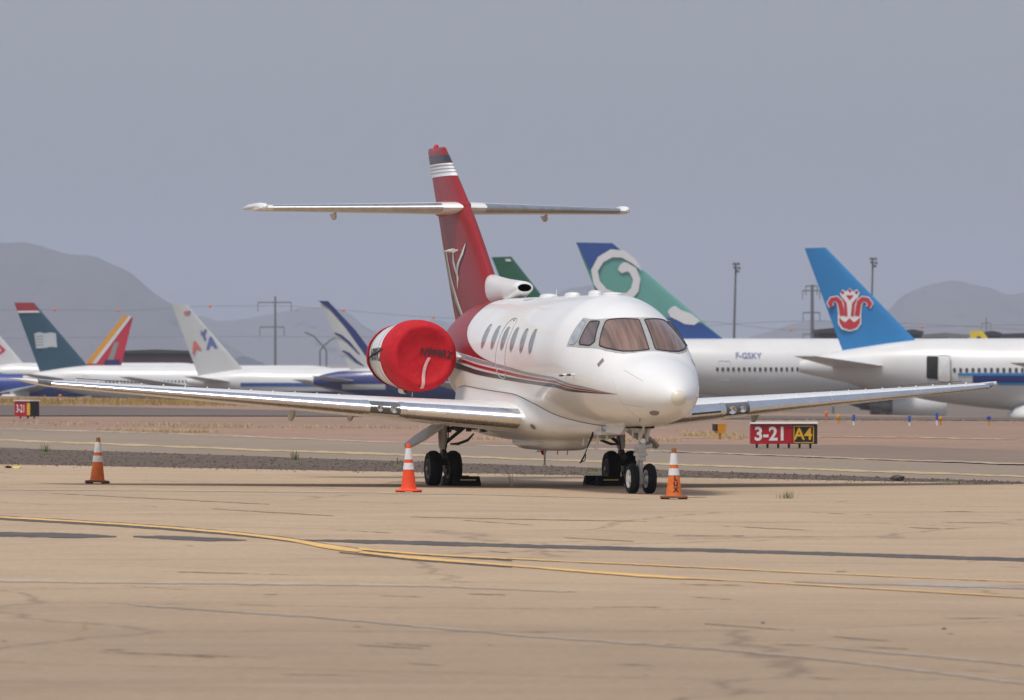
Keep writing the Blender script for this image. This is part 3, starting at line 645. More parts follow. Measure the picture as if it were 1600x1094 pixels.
for s in (-1, 1):
    mb = MB(); mb.loft([wing_ring(q, s) for q in [.35, .92]+frange(1.5, 7.4, 12)+[7.48, 7.56, 7.64, 7.71, 7.77, 7.81, 7.84]]); wing = mb.build('wing', 'white', jet, sharp=50)
    for q0, q1 in ((.86, 2.44), (3.02, 4.45), (4.455, 6.1), (6.105, 7.36)):
        mb = MB(); mb.grid([nose_band(q, s, .055, .075, .003, 26) for q in frange(q0, q1, 30)]); mb.build('leading_edge', 'polished', wing, sharp=0)
    mb = MB(); mb.grid([nose_band(q, s, .05, .03, .004) for q in frange(2.52, 2.94, 8)]); ll = mb.build('landing_light', 'lens_glass', jet, sharp=0)
    for q0, q1 in ((2.44, 2.52), (2.94, 3.02)):
        mb = MB(); mb.grid([nose_band(q, s, .06, .05, .005) for q in frange(q0, q1, 3)]); mb.build('light_frame', 'polished', ll, sharp=0)
    for q, r_ in ((2.62, .062), (2.81, .05)):
        nb = nose_band(q, s, .02, .012, .006); p = Vector(nb[14]); le, ch, z, tc = wing_geo(q)
        mb = MB(); mb.lathe([(0, r_), (.012, r_), (.012, r_*.8), (.004, r_*.5), (.002, .001)], p+Vector((0, -.010, .0)), (-s*.25, -1, .05), 18); mb.build('lamp', 'lens', ll)
    le, ch, z, tc = wing_geo(1.95); mb = MB(); mb.loft([nose_band(q, s, .004, .012, .006)[11:20] for q in frange(1.9, 2.42, 3)], caps=False, closed=False); mb.build('stall_strip', 'nose_cap' if s < 0 else 'dark_steel', wing, sharp=0)
    mb = MB(); mb.grid([nose_band(q, s, .12, .06, .004) for q in frange(7.40, 7.56, 5)]); tl = mb.build('tip_light', 'lens_glass', jet, sharp=0)
    mb = MB(); mb.grid([nose_band(q, s, .13, .07, .006) for q in frange(7.36, 7.40, 2)]); mb.build('light_frame', 'polished', tl, sharp=0)
    for q in (3.66, 2.74):
        mb = MB(); mb.loft([[(s*q+.035*w*math.cos(k), 8.95+dy+.16*math.sin(k)*w, zz) for k in (2*math.pi*i/10 for i in range(10))] for zz, dy, w in ((1.14, 0, 1.25), (1.05, .05, 1.1), (1.0, .10, .8), (.975, .13, .45))]); mb.build('flap_hinge', 'steel', wing)
    for i in range(13):
        q = 3.3+i*.31; le, ch, z, tc = wing_geo(q); c = .14*ch; yt = 5*tc*(.2969*math.sqrt(.14)-.1260*.14-.3516*.0196)*ch
        mb = MB(); mb.box((s*q, le+c, z+yt+.03), (.008, .07, .035)); mb.build('vortex_generator', 'white', wing, smooth=False)
    le, ch, z, tc = wing_geo(1.2)
    mb = MB(); pts = [(s*q, 8.8+.02*q, wing_geo(q)[2]+.185-.01*q) for q in frange(1.1, 7.0, 10)]; mb.tube(pts, .006, 5); mb.build('flap_gap', 'seam', wing)
# ------------------------------------------------------------------ fin, rudder, tailplane
fl = pchip([2.3, 2.75, 3.25, 4.25, 5.34], [10.0, 10.5, 11.17, 12.58, 14.40]); fte = pchip([2.0, 2.44, 4.2, 5.34], [13.2, 13.52, 14.80, 15.60])
def fin_half(a, z):
    le, te = fl(z), fte(z); ch = te-le; c = min(1, max(0, (a-le)/ch)); tc = .105
    return 5*tc*(.2969*math.sqrt(c)-.1260*c-.3516*c*c+.2843*c**3-.1036*c**4)*ch
def fin_ring(z, off=0.0, n=16):
    le, te = fl(z)-off, fte(z)+off; cs = [.5*(1-math.cos(math.pi*k/n)) for k in range(n+1)]
    L_ = [(-(fin_half(le+off+(te-le-2*off)*c, z)+off), le+(te-le)*c, z) for c in cs]
    return L_+[(-x, y, zz) for x, y, zz in L_[-2:0:-1]]
mb = MB(); mb.loft([fin_ring(z) for z in frange(2.3, 5.30, 26)]+[[(x*.8, y+.03*(1 if y < 15 else -1), 5.335) for x, y, _ in fin_ring(5.30)], [(x*.35, y+.10*(1 if y < 15 else -.6), 5.355) for x, y, _ in fin_ring(5.30)]]); fin = mb.build('fin', 'red', jet, sharp=50)
def zf(v): return CAM_H+(HORIZON-v)/97.0
for nm, mt, z0, z1, off in (('charcoal_band', 'charcoal', 5.10, 5.225, .004), ('white_band', 'white', 4.875, 5.085, .004), ('silver_line', 'silver', 5.035, 5.06, .007), ('silver_line', 'silver', 4.985, 5.003, .007), ('silver_line', 'silver', 4.93, 4.945, .007)):
    mb = MB(); mb.loft([fin_ring(z, off) for z in frange(z0, z1, 4)], caps=False); mb.build(nm, mt, fin, sharp=60)
def fin_decal(name, mat, P, Q, off=.005, rows=4, sides=(-1, 1)):
    """strip between two poly-lines in (aft, height) on the fin's side"""
    n = 14
    for s in sides:
        mb = MB(); R_ = []
        for i in range(n+1):
            p, q = poly_at(P, i/n), poly_at(Q, i/n); R_.append([(s*(fin_half(p[0]+(q[0]-p[0])*k/rows, p[1]+(q[1]-p[1])*k/rows)+off), p[0]+(q[0]-p[0])*k/rows, p[1]+(q[1]-p[1])*k/rows) for k in range(rows+1)])
        mb.grid(R_); mb.build(name, mat, fin, sharp=0)
fin_decal('rudder_gap', 'seam', [(12.55, 2.45), (14.05, 4.2)], [(12.565, 2.45), (14.065, 4.2)], .004, 1)
fin_decal('rudder_gap', 'seam', [(14.2, 4.42), (14.98, 5.05)], [(14.212, 4.42), (14.992, 5.05)], .004, 1)
# pale flowing stripes down the rudder
fin_decal('silver_swoosh', 'silver', [(14.18, 3.66), (13.80, 3.22), (13.24, 2.88), (12.62, 2.58)], [(14.25, 3.64), (14.0, 3.17), (13.40, 2.84), (12.74, 2.56)], .0055)
fin_decal('white_swoosh', 'white', [(14.06, 3.68), (13.66, 3.24), (13.12, 2.90), (12.52, 2.60)], [(14.18, 3.66), (13.80, 3.22), (13.24, 2.88), (12.62, 2.58)], .0055)
fin_decal('white_swoosh', 'white', [(14.58, 3.98), (14.05, 3.22), (13.52, 2.5)], [(14.66, 3.98), (14.12, 3.22), (13.60, 2.5)], .0055)
fin_decal('charcoal_swoosh', 'charcoal', [(13.60, 2.98), (13.30, 2.76), (13.0, 2.6)], [(13.64, 2.96), (13.42, 2.74), (13.06, 2.58)], .0075)
# soaring bird emblem
bird = [([(12.36, 3.77), (12.50, 3.60), (12.80, 3.47), (12.93, 3.38), (12.97, 3.28)], [(12.40, 3.76), (12.68, 3.58), (13.02, 3.44), (13.07, 3.36), (13.05, 3.28)], 'white'),
        ([(13.30, 3.66), (13.25, 3.50), (13.11, 3.38), (13.04, 3.28)], [(13.39, 3.66), (13.45, 3.48), (13.28, 3.36), (13.11, 3.28)], 'white'),
        ([(12.95, 3.29), (12.88, 3.22), (12.96, 3.15), (13.02, 3.06)], [(13.10, 3.29), (13.08, 3.22), (13.09, 3.15), (13.06, 3.06)], 'white'),
        ([(12.33, 3.79), (12.42, 3.60), (12.70, 3.45), (12.85, 3.36), (12.90, 3.28)], [(12.36, 3.77), (12.50, 3.60), (12.80, 3.47), (12.93, 3.38), (12.97, 3.28)], 'charcoal')]
for P, Q, mt in bird: fin_decal('bird_emblem', mt, P, Q, .006, 2)
mb = MB(); mb.lathe([(-.03, .045), (.01, .045), (.03, .042), (.055, .028), (.065, .001)], (0, 15.0, 5.35), (0, 0, 1), 14); mb.build('tail_beacon', 'beacon', jet)
for s in (-1, 1):
    mb = MB(); x0 = s*(fin_half(13.0, 3.62)); mb.tube([(x0, 12.95, 3.66), (x0+s*.10, 12.95, 3.66)], .018, 8); mb.tube([(x0+s*.09, 12.85, 3.66), (x0+s*.10, 13.0, 3.66), (x0+s*.11, 13.5, 3.655)], [.035, .03, .010], 8); mb.build('navigation_antenna', 'white', jet)
# dorsal intake scoop in front of the fin
rows = []
for a, zt, hw, zl in ((9.06, 3.11, .135, 2.955), (9.10, 3.13, .148, 2.935), (9.25, 3.14, .155, 2.90), (9.6, 3.155, .155, 2.82), (10.2, 3.185, .150, 2.80), (10.8, 3.23, .140, 2.78), (11.1, 3.26, .125, 2.75), (11.3, 3.24, .10, 2.72), (11.5, 3.20, .05, 2.7)):
    e_ = 1.0-.25*smooth((a-9.05)/.6); rows.append([(hw*math.copysign(abs(math.cos(q))**e_, math.cos(q)), a, (zt+zl)/2+(zt-zl)/2*math.copysign(abs(math.sin(q))**e_, math.sin(q))) for q in (2*math.pi*k/24 for k in range(24))])
mb = MB(); mb.loft(rows, caps=False); sc_ = mb.build('air_scoop', 'white', jet, sharp=60)
mb = MB(); cx = [(p[0]*.78, p[1]+.05, 3.0325+(p[2]-3.0325)*.74) for p in rows[0]]; mb.loft([rows[0], [(p[0]*.80, p[1]-.004, 3.0325+(p[2]-3.0325)*.76) for p in rows[0]]], caps=False); mb.build('scoop_lip', 'white', sc_)
mb = MB(); mb.loft([[(p[0]*.80, p[1]+dy, 3.0325+(p[2]-3.0325)*.76) for p in rows[0]] for dy in (-.002, .35)], caps=True); mb.f = mb.f[:-2]+mb.f[-1:]; mb.build('scoop_duct', 'dark_hole', sc_)
def tp_geo(s): q = s/3.05; return 12.80+1.42*q, 14.86+.62*q-(12.80+1.42*q), 4.345-.0*q, .10-.02*q
def tp_ring(s, side, n=14, off=0.0, cmax=1.0):
    le, ch, z, tc = tp_geo(s); return [(side*s, le+c, z+h) for c, h in airfoil(ch, tc, n, 0)]
def tp_band(s, side, c0, off, n=10):
    le, ch, z, tc = tp_geo(s); out = []
    for k in range(-n, n+1):
        c = c0*(k/n)**2; yt = 5*tc*(.2969*math.sqrt(c)-.1260*c-.3516*c*c)*ch; out.append((side*s, le+c*ch-off*(1-abs(k/n)), z+(math.copysign(yt+off, -k) if k else 0)))
    return out
for s in (-1, 1):
    mb = MB(); mb.loft([tp_ring(q, s) for q in frange(.03, 3.0, 8)]+[[(s*3.06, y, 4.345+(z-4.345)*.5) for x, y, z in tp_ring(3.05, s)]]); tp = mb.build('tailplane', 'white', jet, sharp=50)
    mb = MB(); mb.grid([tp_band(q, s, .10, .003) for q in frange(.36, 2.86, 8)]); mb.build('leading_edge', 'brushed', tp, sharp=0)
    mb = MB(); mb.tube([(s*2.98, 14.16, 4.35), (s*2.985, 14.22, 4.36), (s*3.0, 14.6, 4.375), (s*3.05, 15.2, 4.37), (s*3.07, 15.55, 4.35)], [.02, .055, .06, .045, .012], 12); mb.build('elevator_horn', 'white', tp)
    mb = MB(); le = tp_geo(2.0)[0]; mb.tube([(s*1.75, le+.9, 4.28), (s*1.75, le+1.0, 4.215), (s*1.75, le+1.25, 4.26)], [.02, .05, .012], 10); mb.build('elevator_hinge', 'steel', tp)
mb = MB(); mb.lathe([(0, .001), (.05, .05), (.2, .10), (.6, .15), (1.2, .16), (1.9, .13), (2.3, .06), (2.42, .002)], (0, 12.75, 4.36), (0, 1, 0), 20); mb.build('tail_bullet', 'red', jet)
# ------------------------------------------------------------------ engines
EX, EZ, EA = 1.60, 1.98, 9.0
def ring_at(s, a, r, n=40, zsq=1.0): return [(s*EX+r*math.cos(q), a, EZ+r*zsq*math.sin(q)) for q in (2*math.pi*k/n for k in range(n))]
prof = [(9.10, .44), (9.06, .475), (9.08, .50), (9.16, .520), (9.4, .535), (9.8, .532), (10.2, .51), (10.6, .475), (10.95, .43), (11.05, .41)]
def nac_r(a): return pchip([p[0] for p in prof[2:]], [p[1] for p in prof[2:]])(a)
for s in (-1, 1):
    mb = MB(); mb.loft([ring_at(s, 9.45, .40)]+[ring_at(s, a, r) for a, r in prof]+[ring_at(s, 11.02, .36), ring_at(s, 10.8, .34)], caps=False); nac = mb.build('engine_nacelle', 'white', jet, sharp=50)
    for a in (9.86, 10.55):
        mb = MB(); p = ring_at(s, a, nac_r(a)+.001); mb.tube(p+[p[0]], .004, 5, False); mb.build('panel_gap', 'frame', nac)
    mb = MB(); mb.loft([ring_at(s, 10.7, .345), ring_at(s, 11.16, .30), ring_at(s, 11.16, .28), ring_at(s, 10.8, .28)], caps=True); mb.build('exhaust_nozzle', 'dark_steel', nac)
    mb = MB(); rows = []
    for x in frange(.78, 1.16, 6):
        rows.append([(s*x, 9.15+1.05+1.05*math.cos(q)*(1-.1*(x-.78)), EZ-.02+.085*math.sin(q)+.02*(1.16-x)) for q in (2*math.pi*k/20 for k in range(20))])
    mb.loft(rows); mb.build('engine_pylon', 'white', jet)
    mb = MB(); mb.lathe([(0, .05), (.1, .06), (.35, .055), (.5, .02)], (s*(EX+.06), 9.9, EZ-.53), (0, 1, 0), 12); mb.build('nacelle_fairing', 'white', nac)
    mb = MB(); mb.tube([(s*EX, 9.75, EZ-.53), (s*EX, 9.76, EZ-.63)], .008, 6); mb.build('drain_pipe', 'steel', nac)
    # registration along the nacelle
    if s < 0:
        vs_, fs_ = text_polys('N999RZ', .27, 0, .006)
        f = lambda p: (lambda a, q: (s*EX+s*(nac_r(a)+.004)*math.cos(q), a, EZ+(nac_r(a)+.004)*math.sin(q)))(10.06-p[0], p[1]/.5+.02)
        mb = MB(); mb.add([f(p) for p in vs_], fs_); mb.build('registration_lettering', 'print_black', nac, smooth=False, fix=False)
def cover_front(s, label, detail):
    P = (s*EX, 9.1, EZ-.55); root = on_jet('engine_intake_cover', P)
    tag(root, label, 'engine cover', 'red covers over the jet engines')
    rr = random.Random(3+s); pr = [(9.05, .02), (9.045, .12), (9.035, .25), (9.02, .345), (8.985, .395), (8.965, .43), (8.97, .465), (9.0, .50), (9.08, .532), (9.2, .546), (9.35, .552), (9.5, .552), (9.56, .549)]
    ph = [(rr.randint(3, 13), rr.uniform(0, 6.28), rr.uniform(.2, 1)) for _ in range(7)]
    n = 72; rows = []
    for a, r in pr:
        row = []
        for k in range(n):
            q = 2*math.pi*k/n; w = sum(m*math.sin(f_*q+p_+a*9) for f_, p_, m in ph)/5
            row.append((s*EX+(r+.005*w*(r > .45))*math.cos(q), a+.008*w*min(1, r/.3)+.12*max(0, (a-9.4))*math.sin(q), EZ+(r+.005*w*(r > .45))*math.sin(q)))
        rows.append(row)
    mb = MB(); mb.loft(rows, caps=False); o = len(mb.v)-len(rows)*n; mb.f.append(tuple(range(n))[::-1]); moved(mb, P).build('fabric', 'cover_red', root, sharp=0)
    mb = MB(); p = rows[-1]; mb.tube(p+[p[0]], .010, 6, False); moved(mb, P).build('hem', 'cover_red', root)
    if detail:
        vs_, fs_ = text_polys('N999RZ', .165, .18, .0045, 3); c, s_ = math.cos(-.10), math.sin(-.10)
        pr_s = sorted([(r, a) for a, r in pr if a < 9.06 and r < .51]); cy_ = pchip([q[0] for q in pr_s], [q[1] for q in pr_s])
        T = lambda p: (lambda dx, dz: (s*EX+dx, cy_(math.hypot(dx, dz))-.016, EZ+dz))(.195+(p[0]*c-p[1]*s_)*.85, .035+p[0]*s_+p[1]*c)
        mb = MB(); mb.add([T(p) for p in vs_], fs_); moved(mb, P).build('cover_lettering', 'print_black', root, smooth=False, fix=False)
        mb = MB(); R_ = []
        for k in range(13):
            t = k/12; x = s*EX+.095-.15*t-.02*math.sin(t*5); z = EZ-.025-.475*t; y = cy_(min(.5, math.hypot(x-s*EX, z-EZ)))-.018-.004*math.sin(k*1.7)
            R_.append([(x-.026, y, z), (x, y-.006, z), (x+.026, y, z)])
        mb.grid(R_); moved(mb, P).build('streamer', 'streamer', root)
        mb = MB(); mb.tube([(s*(EX+nac_r(a)*.992+.012), a, EZ+.10-.10*(a-9.4)) for a in frange(9.42, 10.95, 8)], .013, 6); moved(mb, P).build('strap', 'black', root)
        mb = MB(); mb.tube([(s*(EX-.555), 9.45, EZ-.0), (s*(EX-.56), 9.44, EZ-.15), (s*(EX-.54), 9.42, EZ-.21)], .014, 6); moved(mb, P).build('strap', 'black', root)
    return root
def cover_rear(s, label):
    P = (s*EX, 11.0, EZ-.45); root = on_jet('engine_exhaust_cover', P); tag(root, label, 'engine cover', 'red covers over the jet engines')
    mb = MB(); n = 48; rr = random.Random(9)
    pr = [(10.78, .470), (10.86, .462), (11.0, .44), (11.12, .42), (11.2, .36), (11.23, .2), (11.24, .01)]
    mb.loft([[(s*EX+(r+.006*math.sin(7*q+a*20))*math.cos(q), a, EZ+(r+.006*math.sin(7*q+a*20))*math.sin(q)) for q in (2*math.pi*k/n for k in range(n))] for a, r in pr], caps=False)
    moved(mb, P).build('fabric', 'cover_red', root, sharp=0)
    mb = MB(); p = ring_at(s, 10.80, .470); mb.tube(p+[p[0]], .012, 6, False); moved(mb, P).build('elastic_hem', 'cover_red', root)
cover_front(-1, 'bright red intake cover printed N999RZ with pale ribbon on the near engine', True)
cover_rear(-1, 'bright red exhaust cover on the back of the near engine')
cover_front(1, 'red intake cover on the far engine beyond the fuselage', False)
cover_rear(1, 'red exhaust cover on the far engine beyond the fuselage')
mb = MB(); mb.tube([(-.9, 11.6, 2.45), (-1.05, 11.3, 2.52), (-1.25, 10.9, 2.50)], .012, 6); mb.build('pylon_strut', 'white', jet)
# ------------------------------------------------------------------ landing gear
def wheel(p, Rr, w, rim, mat, s, spokes=8):
    rt = MB(); x0 = -w/2
    rt.lathe([(x0+.02, rim), (x0+.004, rim*.98), (x0+.008, rim*.86), (x0+.035, rim*.74), (x0+.042, rim*.42), (x0+.012, rim*.36), (x0-.005, rim*.26), (x0-.008, .001)], (0, 0, 0), (1, 0, 0), 28)
    rt.lathe([(-x0-.02, rim), (-x0-.004, rim*.98), (-x0-.008, rim*.86), (-x0-.035, rim*.74), (-x0-.042, rim*.42), (-x0-.012, rim*.36), (-x0+.005, rim*.26), (-x0+.008, .001)], (0, 0, 0), (1, 0, 0), 28)
    o = rt.build('wheel', mat, jet); o.location = p
    ty = MB(); h = w/2; ty.lathe([(-h*.72, rim*.97), (-h*.93, rim*1.12), (-h, rim*1.12+(Rr-rim)*.38), (-h*.97, Rr-(Rr-rim)*.30), (-h*.80, Rr-.028), (-h*.58, Rr-.010), (-h*.30, Rr-.001), (-h*.28, Rr-.010), (-h*.22, Rr-.010), (-h*.20, Rr), (h*.20, Rr), (h*.22, Rr-.010), (h*.28, Rr-.010), (h*.30, Rr-.001), (h*.58, Rr-.010), (h*.80, Rr-.028), (h*.97, Rr-(Rr-rim)*.30), (h, rim*1.12+(Rr-rim)*.38), (h*.93, rim*1.12), (h*.72, rim*.97)], (0, 0, 0), (1, 0, 0), 40)
    ty.v = [(x*(1+.10*smooth((-z-Rr*.6)/(Rr*.4))), y, max(z, -Rr*.965)) for x, y, z in ty.v]
    ty.build('tyre', 'rubber', o)
    hm = MB()
    for sd_ in (-1, 1):
        for k in range(spokes):
            q = 2*math.pi*k/spokes; hm.lathe([(0, rim*.115), (.006, rim*.115), (.006, .001)], (sd_*(w/2-.040), rim*.58*math.cos(q), rim*.58*math.sin(q)), (sd_, 0, 0), 8)
    hm.build('rim_holes', 'dark_steel', o)
    return o
MA, NA = 8.52, 2.11
for s in (-1, 1):
    wr = .275; az = wr*.965
    for d in (-.155, .155): wheel((s*1.40+d, MA, az), wr, .185, .155, 'wheel_grey', s)
    leg = MB(); leg.tube([(s*1.40, MA+.04, 1.0), (s*1.40, MA+.02, .62), (s*1.40, MA+.01, .58)], [.075, .068, .06], 14); leg.tube([(s*1.40, MA+.01, .60), (s*1.40, MA, az-.02)], [.048, .048], 12)
    leg.tube([(s*1.40-.26, MA, az), (s*1.40+.26, MA, az)], .032, 10); leg.tube([(s*1.40, MA, .40), (s*1.40, MA, .36)], .066, 12); leg.tube([(s*1.40, MA, az+.05), (s*1.40, MA, az-.05)], .06, 12)
    lg = leg.build('main_gear_leg', 'steel', jet)
    m_ = MB(); m_.box((s*1.40, MA-.10, .50), (.07, .16, .03), rx=R(35)); m_.box((s*1.40, MA-.10, .37), (.07, .17, .03), rx=R(-38)); m_.tube([(s*1.40-.045, MA-.17, .435), (s*1.40+.045, MA-.17, .435)], .018, 8); m_.build('torque_link', 'dark_steel', lg)
    m_ = MB(); m_.tube([(s*1.33, MA-.06, .95), (s*1.34, MA-.08, .75), (s*1.37, MA-.07, .6), (s*1.40, MA-.09, .42), (s*1.36, MA-.05, az)], .009, 6); m_.build('brake_hose', 'rubber', lg)
    m_ = MB(); m_.tube([(s*1.36, MA, .66), (s*1.05, MA+.05, .90)], .028, 8); m_.tube([(s*.95, MA-.12, .80), (s*1.05, MA-.14, .70), (s*1.2, MA-.15, .645), (s*1.33, MA-.15, .64)], [.012, .022, .022, .012], 8); m_.build('side_brace', 'dark_steel', lg)
    m_ = MB(); m_.slab([(-.42, 0), (.40, 0), (.46, .30), (.34, .52), (.05, .585), (-.25, .53), (-.42, .34)], lambda p: (s*(1.47+p[1]*.86), MA+p[0], .905-p[1]*.58), lambda p: (s*(1.49+p[1]*.86), MA+p[0], .935-p[1]*.58)); dr = m_.build('main_gear_door', 'steel', jet, smooth=False)
    m_ = MB(); m_.lathe([(0, .12), (.03, .12), (.05, .09), (.05, .001)], (s*1.72, MA-.12, .76), (-s*.56, 0, -.83), 16); m_.build('door_bulge', 'steel', dr)
    # underside fittings at the wheel bay
    m_ = MB(); rr = random.Random(5+s)
    for k in range(9): m_.box((s*(.75+.07*k), MA-.05+rr.uniform(-.1, .1), .905+rr.uniform(-.05, .02)), (.06, .12, rr.uniform(.05, .12)))
    m_.build('wheel_bay_fittings', 'dark_steel', jet, smooth=False)
wr = .222; az = wr*.965
for d in (-.128, .128): wheel((d, NA, az), wr, .125, .132, 'white', 1, 6)
leg = MB(); leg.tube([(0, NA+.03, 1.05), (0, NA+.02, .70)], [.035, .035], 12); leg.tube([(0, NA+.02, .72), (0, NA+.015, .60), (0, NA+.012, .47)], [.075, .08, .07], 14)
leg.tube([(0, NA+.012, .50), (0, NA, az)], [.036, .034], 12); leg.tube([(-.14, NA, az), (.14, NA, az)], .022, 10); leg.tube([(0, NA, az+.07), (0, NA, az-.07)], .045, 12)
ng = leg.build('nose_gear_leg', 'steel', jet)
m_ = MB(); m_.tube([(-.05, NA-.02, .64), (-.115, NA-.03, .64)], .03, 8); m_.tube([(.05, NA-.02, .67), (.16, NA-.02, .70)], .028, 8); m_.lathe([(-.03, .07), (-.03, .10), (.0, .105), (.02, .09), (.02, .07)], (0, NA+.015, .575), (0, 0, 1), 16); m_.lathe([(-.015, .07), (-.015, .095), (.015, .095), (.015, .05)], (0, NA+.02, .675), (0, 0, 1), 16); m_.box((.02, NA-.07, .50), (.07, .04, .045)); m_.build('steering_collar', 'steel', ng)
m_ = MB(); m_.box((0, NA+.10, .42), (.06, .15, .025), rx=R(-32)); m_.box((0, NA+.10, .31), (.06, .15, .025), rx=R(35)); m_.tube([(-.06, NA-.05, .49), (-.075, NA-.02, .36), (-.05, NA, az+.05)], .010, 6); m_.build('torque_link', 'steel', ng)
m_ = MB(); m_.tube([(-.03, NA+.02, .70), (-.03, NA-.28, .98)], .022, 8); m_.tube([(.05, NA+.02, .70), (.09, NA-.22, .98)], .022, 8); m_.tube([(-.10, NA+.06, 1.0), (-.11, NA+.04, .80)], .016, 8); m_.tube([(.115, NA+.1, .98), (.10, NA+.06, .74)], .028, 8); m_.build('drag_brace', 'steel', ng)
m_ = MB(); m_.lathe([(0, .02), (.02, .035), (.05, .04), (.055, .036), (.05, .001)], (.0, NA-.06, .76), (0, -1, 0), 14); m_.build('steering_lamp', 'lens', ng)
for s in (-1, 1):
    m_ = MB(); m_.slab([(.02, 0), (1.05, 0), (1.05, .05), (.90, .10), (.15, .12), (.02, .07)], lambda p: (s*(.165+p[1]*.35), NA+.25+p[0], .965-p[1]), lambda p: (s*(.178+p[1]*.35), NA+.25+p[0], .97-p[1])); m_.build('nose_gear_door', 'white', jet, smooth=False)
m_ = MB(); m_.box((0, NA+.05, .99), (.26, .62, .10)); m_.build('nose_wheel_bay', 'dark_hole', jet, smooth=False)
# ribbon hanging from the belly
m_ = MB(); R_ = []
for k in range(21):
    t = k/20; q = t*t; x = -.30-.05*math.sin(t*2.4)-.16*q; R_.append([(x-.012, 3.68+.03*math.sin(t*7), .875-.46*t), (x+.012+.01*math.sin(t*9), 3.68+.02*math.cos(t*6), .875-.46*t)])
m_.grid(R_); m_.tube([(-.49, 3.68, .43), (-.42, 3.69, .46), (-.41, 3.69, .55)], .008, 5); m_.build('hanging_ribbon', 'black', jet)
# ------------------------------------------------------------------ wheel chocks
def chock(P, label, s):
    o = on_jet('wheel_chock', P); tag(o, label, 'wheel chock', 'black chocks at the main wheels')
    for dy in (-.36, .36):
        m_ = MB(); sg = 1 if dy > 0 else -1
        m_.slab([(-.13*sg, 0), (.13*sg, 0), (.10*sg, .06), (.02*sg, .15), (-.05*sg, .155), (-.11*sg, .05)], lambda p: (-.10 if s < 0 else -.30, dy+p[0], p[1]), lambda p: (.30 if s < 0 else .10, dy+p[0], p[1])); m_.build('block', 'rubber', o, smooth=False)
        if dy < 0:
            m_ = MB(); m_.box((.10 if s < 0 else -.10, dy-.045*sg*0-.10, .10), (.24, .012, .02)); m_.build('yellow_stripe', 'yellow', o, smooth=False)
    m_ = MB(); m_.tube([(-s*q_, y_, z_) for q_, y_, z_ in ((.31, -.36, .08), (.36, -.1, .02), (.37, .15, .015), (.31, .36, .08))], .010, 6); m_.build('rope', 'black', o)
    return o
chock((-1.22, MA, 0), 'black rubber chocks with a yellow stripe at the near main wheels', -1)
chock((1.22, MA, 0), 'black rubber chocks at the far main wheels behind the nose wheel', 1)
# ------------------------------------------------------------------ traffic cones
M['cone_orange'] = pmat('weathered_orange_vinyl', (.72, .155, .018), .55, vary=(12, .18), grime=(16, .66, (.30, .10, .03)))
M['cone_bright'] = pmat('bright_red_orange_vinyl', (.83, .075, .016), .5, vary=(9, .08))
M['cone_tip'] = pmat('dirty_brown_cone_tip', (.30, .11, .025), .7, vary=(25, .4))
M['collar'] = pmat('white_reflective_sleeve', (.72, .72, .73), .4, vary=(16, .12))
M['cone_base_dirty'] = pmat('dirty_cone_base', (.20, .075, .035), .8, vary=(14, .4))
def cone(u, v, label, mat, tip, base, rz, text=None, lean=(0, 0)):
    p = gp(u, v); o = empty('traffic_cone', p, (lean[0], lean[1], rz)); tag(o, label, 'traffic cone', 'orange cones around the jet')
    r = lambda z: .118-.088*z/.70 if z > .03 else .125
    m_ = MB(); m_.lathe([(.035, r(.035)+.012), (.05, r(.05)+.004)]+[(z, r(z)) for z in (.07, .2, .325, .33)], (0, 0, 0), (0, 0, 1), 28); m_.build('cone_body', mat, o)
    for z0, z1, mt, nm in ((.33, .425, 'collar', 'reflective_collar'), (.425, .475, mat, 'cone_band'), (.475, .635, 'collar', 'reflective_collar')):
        e = .004 if mt == 'collar' else 0; m_ = MB(); m_.lathe([(z0, r(z0)), (z0, r(z0)+e), (z1, r(z1)+e), (z1, r(z1))], (0, 0, 0), (0, 0, 1), 28); m_.build(nm, mt, o)
    m_ = MB(); m_.lathe([(.635, r(.635)), (.69, r(.69)), (.705, r(.70)*.9), (.705, r(.7)*.6), (.66, r(.7)*.5)], (0, 0, 0), (0, 0, 1), 20); m_.build('cone_tip', tip, o)
    pl = rounded([(-.185, -.185), (.185, -.185), (.185, .185), (-.185, .185)], .22, 4)
    m_ = MB(); m_.loft([[(x*k, y*k, z) for x, y in pl] for k, z in ((1, .018), (1.0, .034), (.93, .044), (.70, .05))]); m_.build('cone_base', base, o, sharp=30)
    for x in (-1, 1):
        for y in (-1, 1):
            m_ = MB(); m_.box((x*.12, y*.15, .009), (.09, .05, .018)); m_.build('foot', 'rubber', o, smooth=False)
            m_ = MB(); m_.box((x*.15, y*.085, .009), (.05, .06, .018)); m_.build('foot', 'rubber', o, smooth=False)
    if text:
        for i, ch in enumerate(text):
            vs_, fs_ = text_polys(ch, .085, 0, .005); zc = .285-.078*i; aq = -math.pi/2-rz+R(14)
            m_ = MB(); m_.add([(lambda q, z: ((r(z)+.003)*math.cos(q), (r(z)+.003)*math.sin(q), z))(aq+x/r(zc), zc+y) for x, y in vs_], fs_); m_.build('stencil_letter', 'print_black', o, smooth=False, fix=False)
    return o
cone(152, 755.5, 'weathered orange cone with a brown tip standing alone at the left of the apron', 'cone_orange', 'cone_tip', 'cone_base_dirty', R(8), None, (0, R(1.2)))
cone(638.5, 769.5, 'clean red orange cone in front of the near main wheels', 'cone_bright', 'cone_bright', 'cone_bright', R(-6))
cone(1053, 780, 'grubby orange cone stencilled LUX beside the nose wheel', 'cone_orange', 'cone_tip', 'cone_base_dirty', R(4), 'LUX')
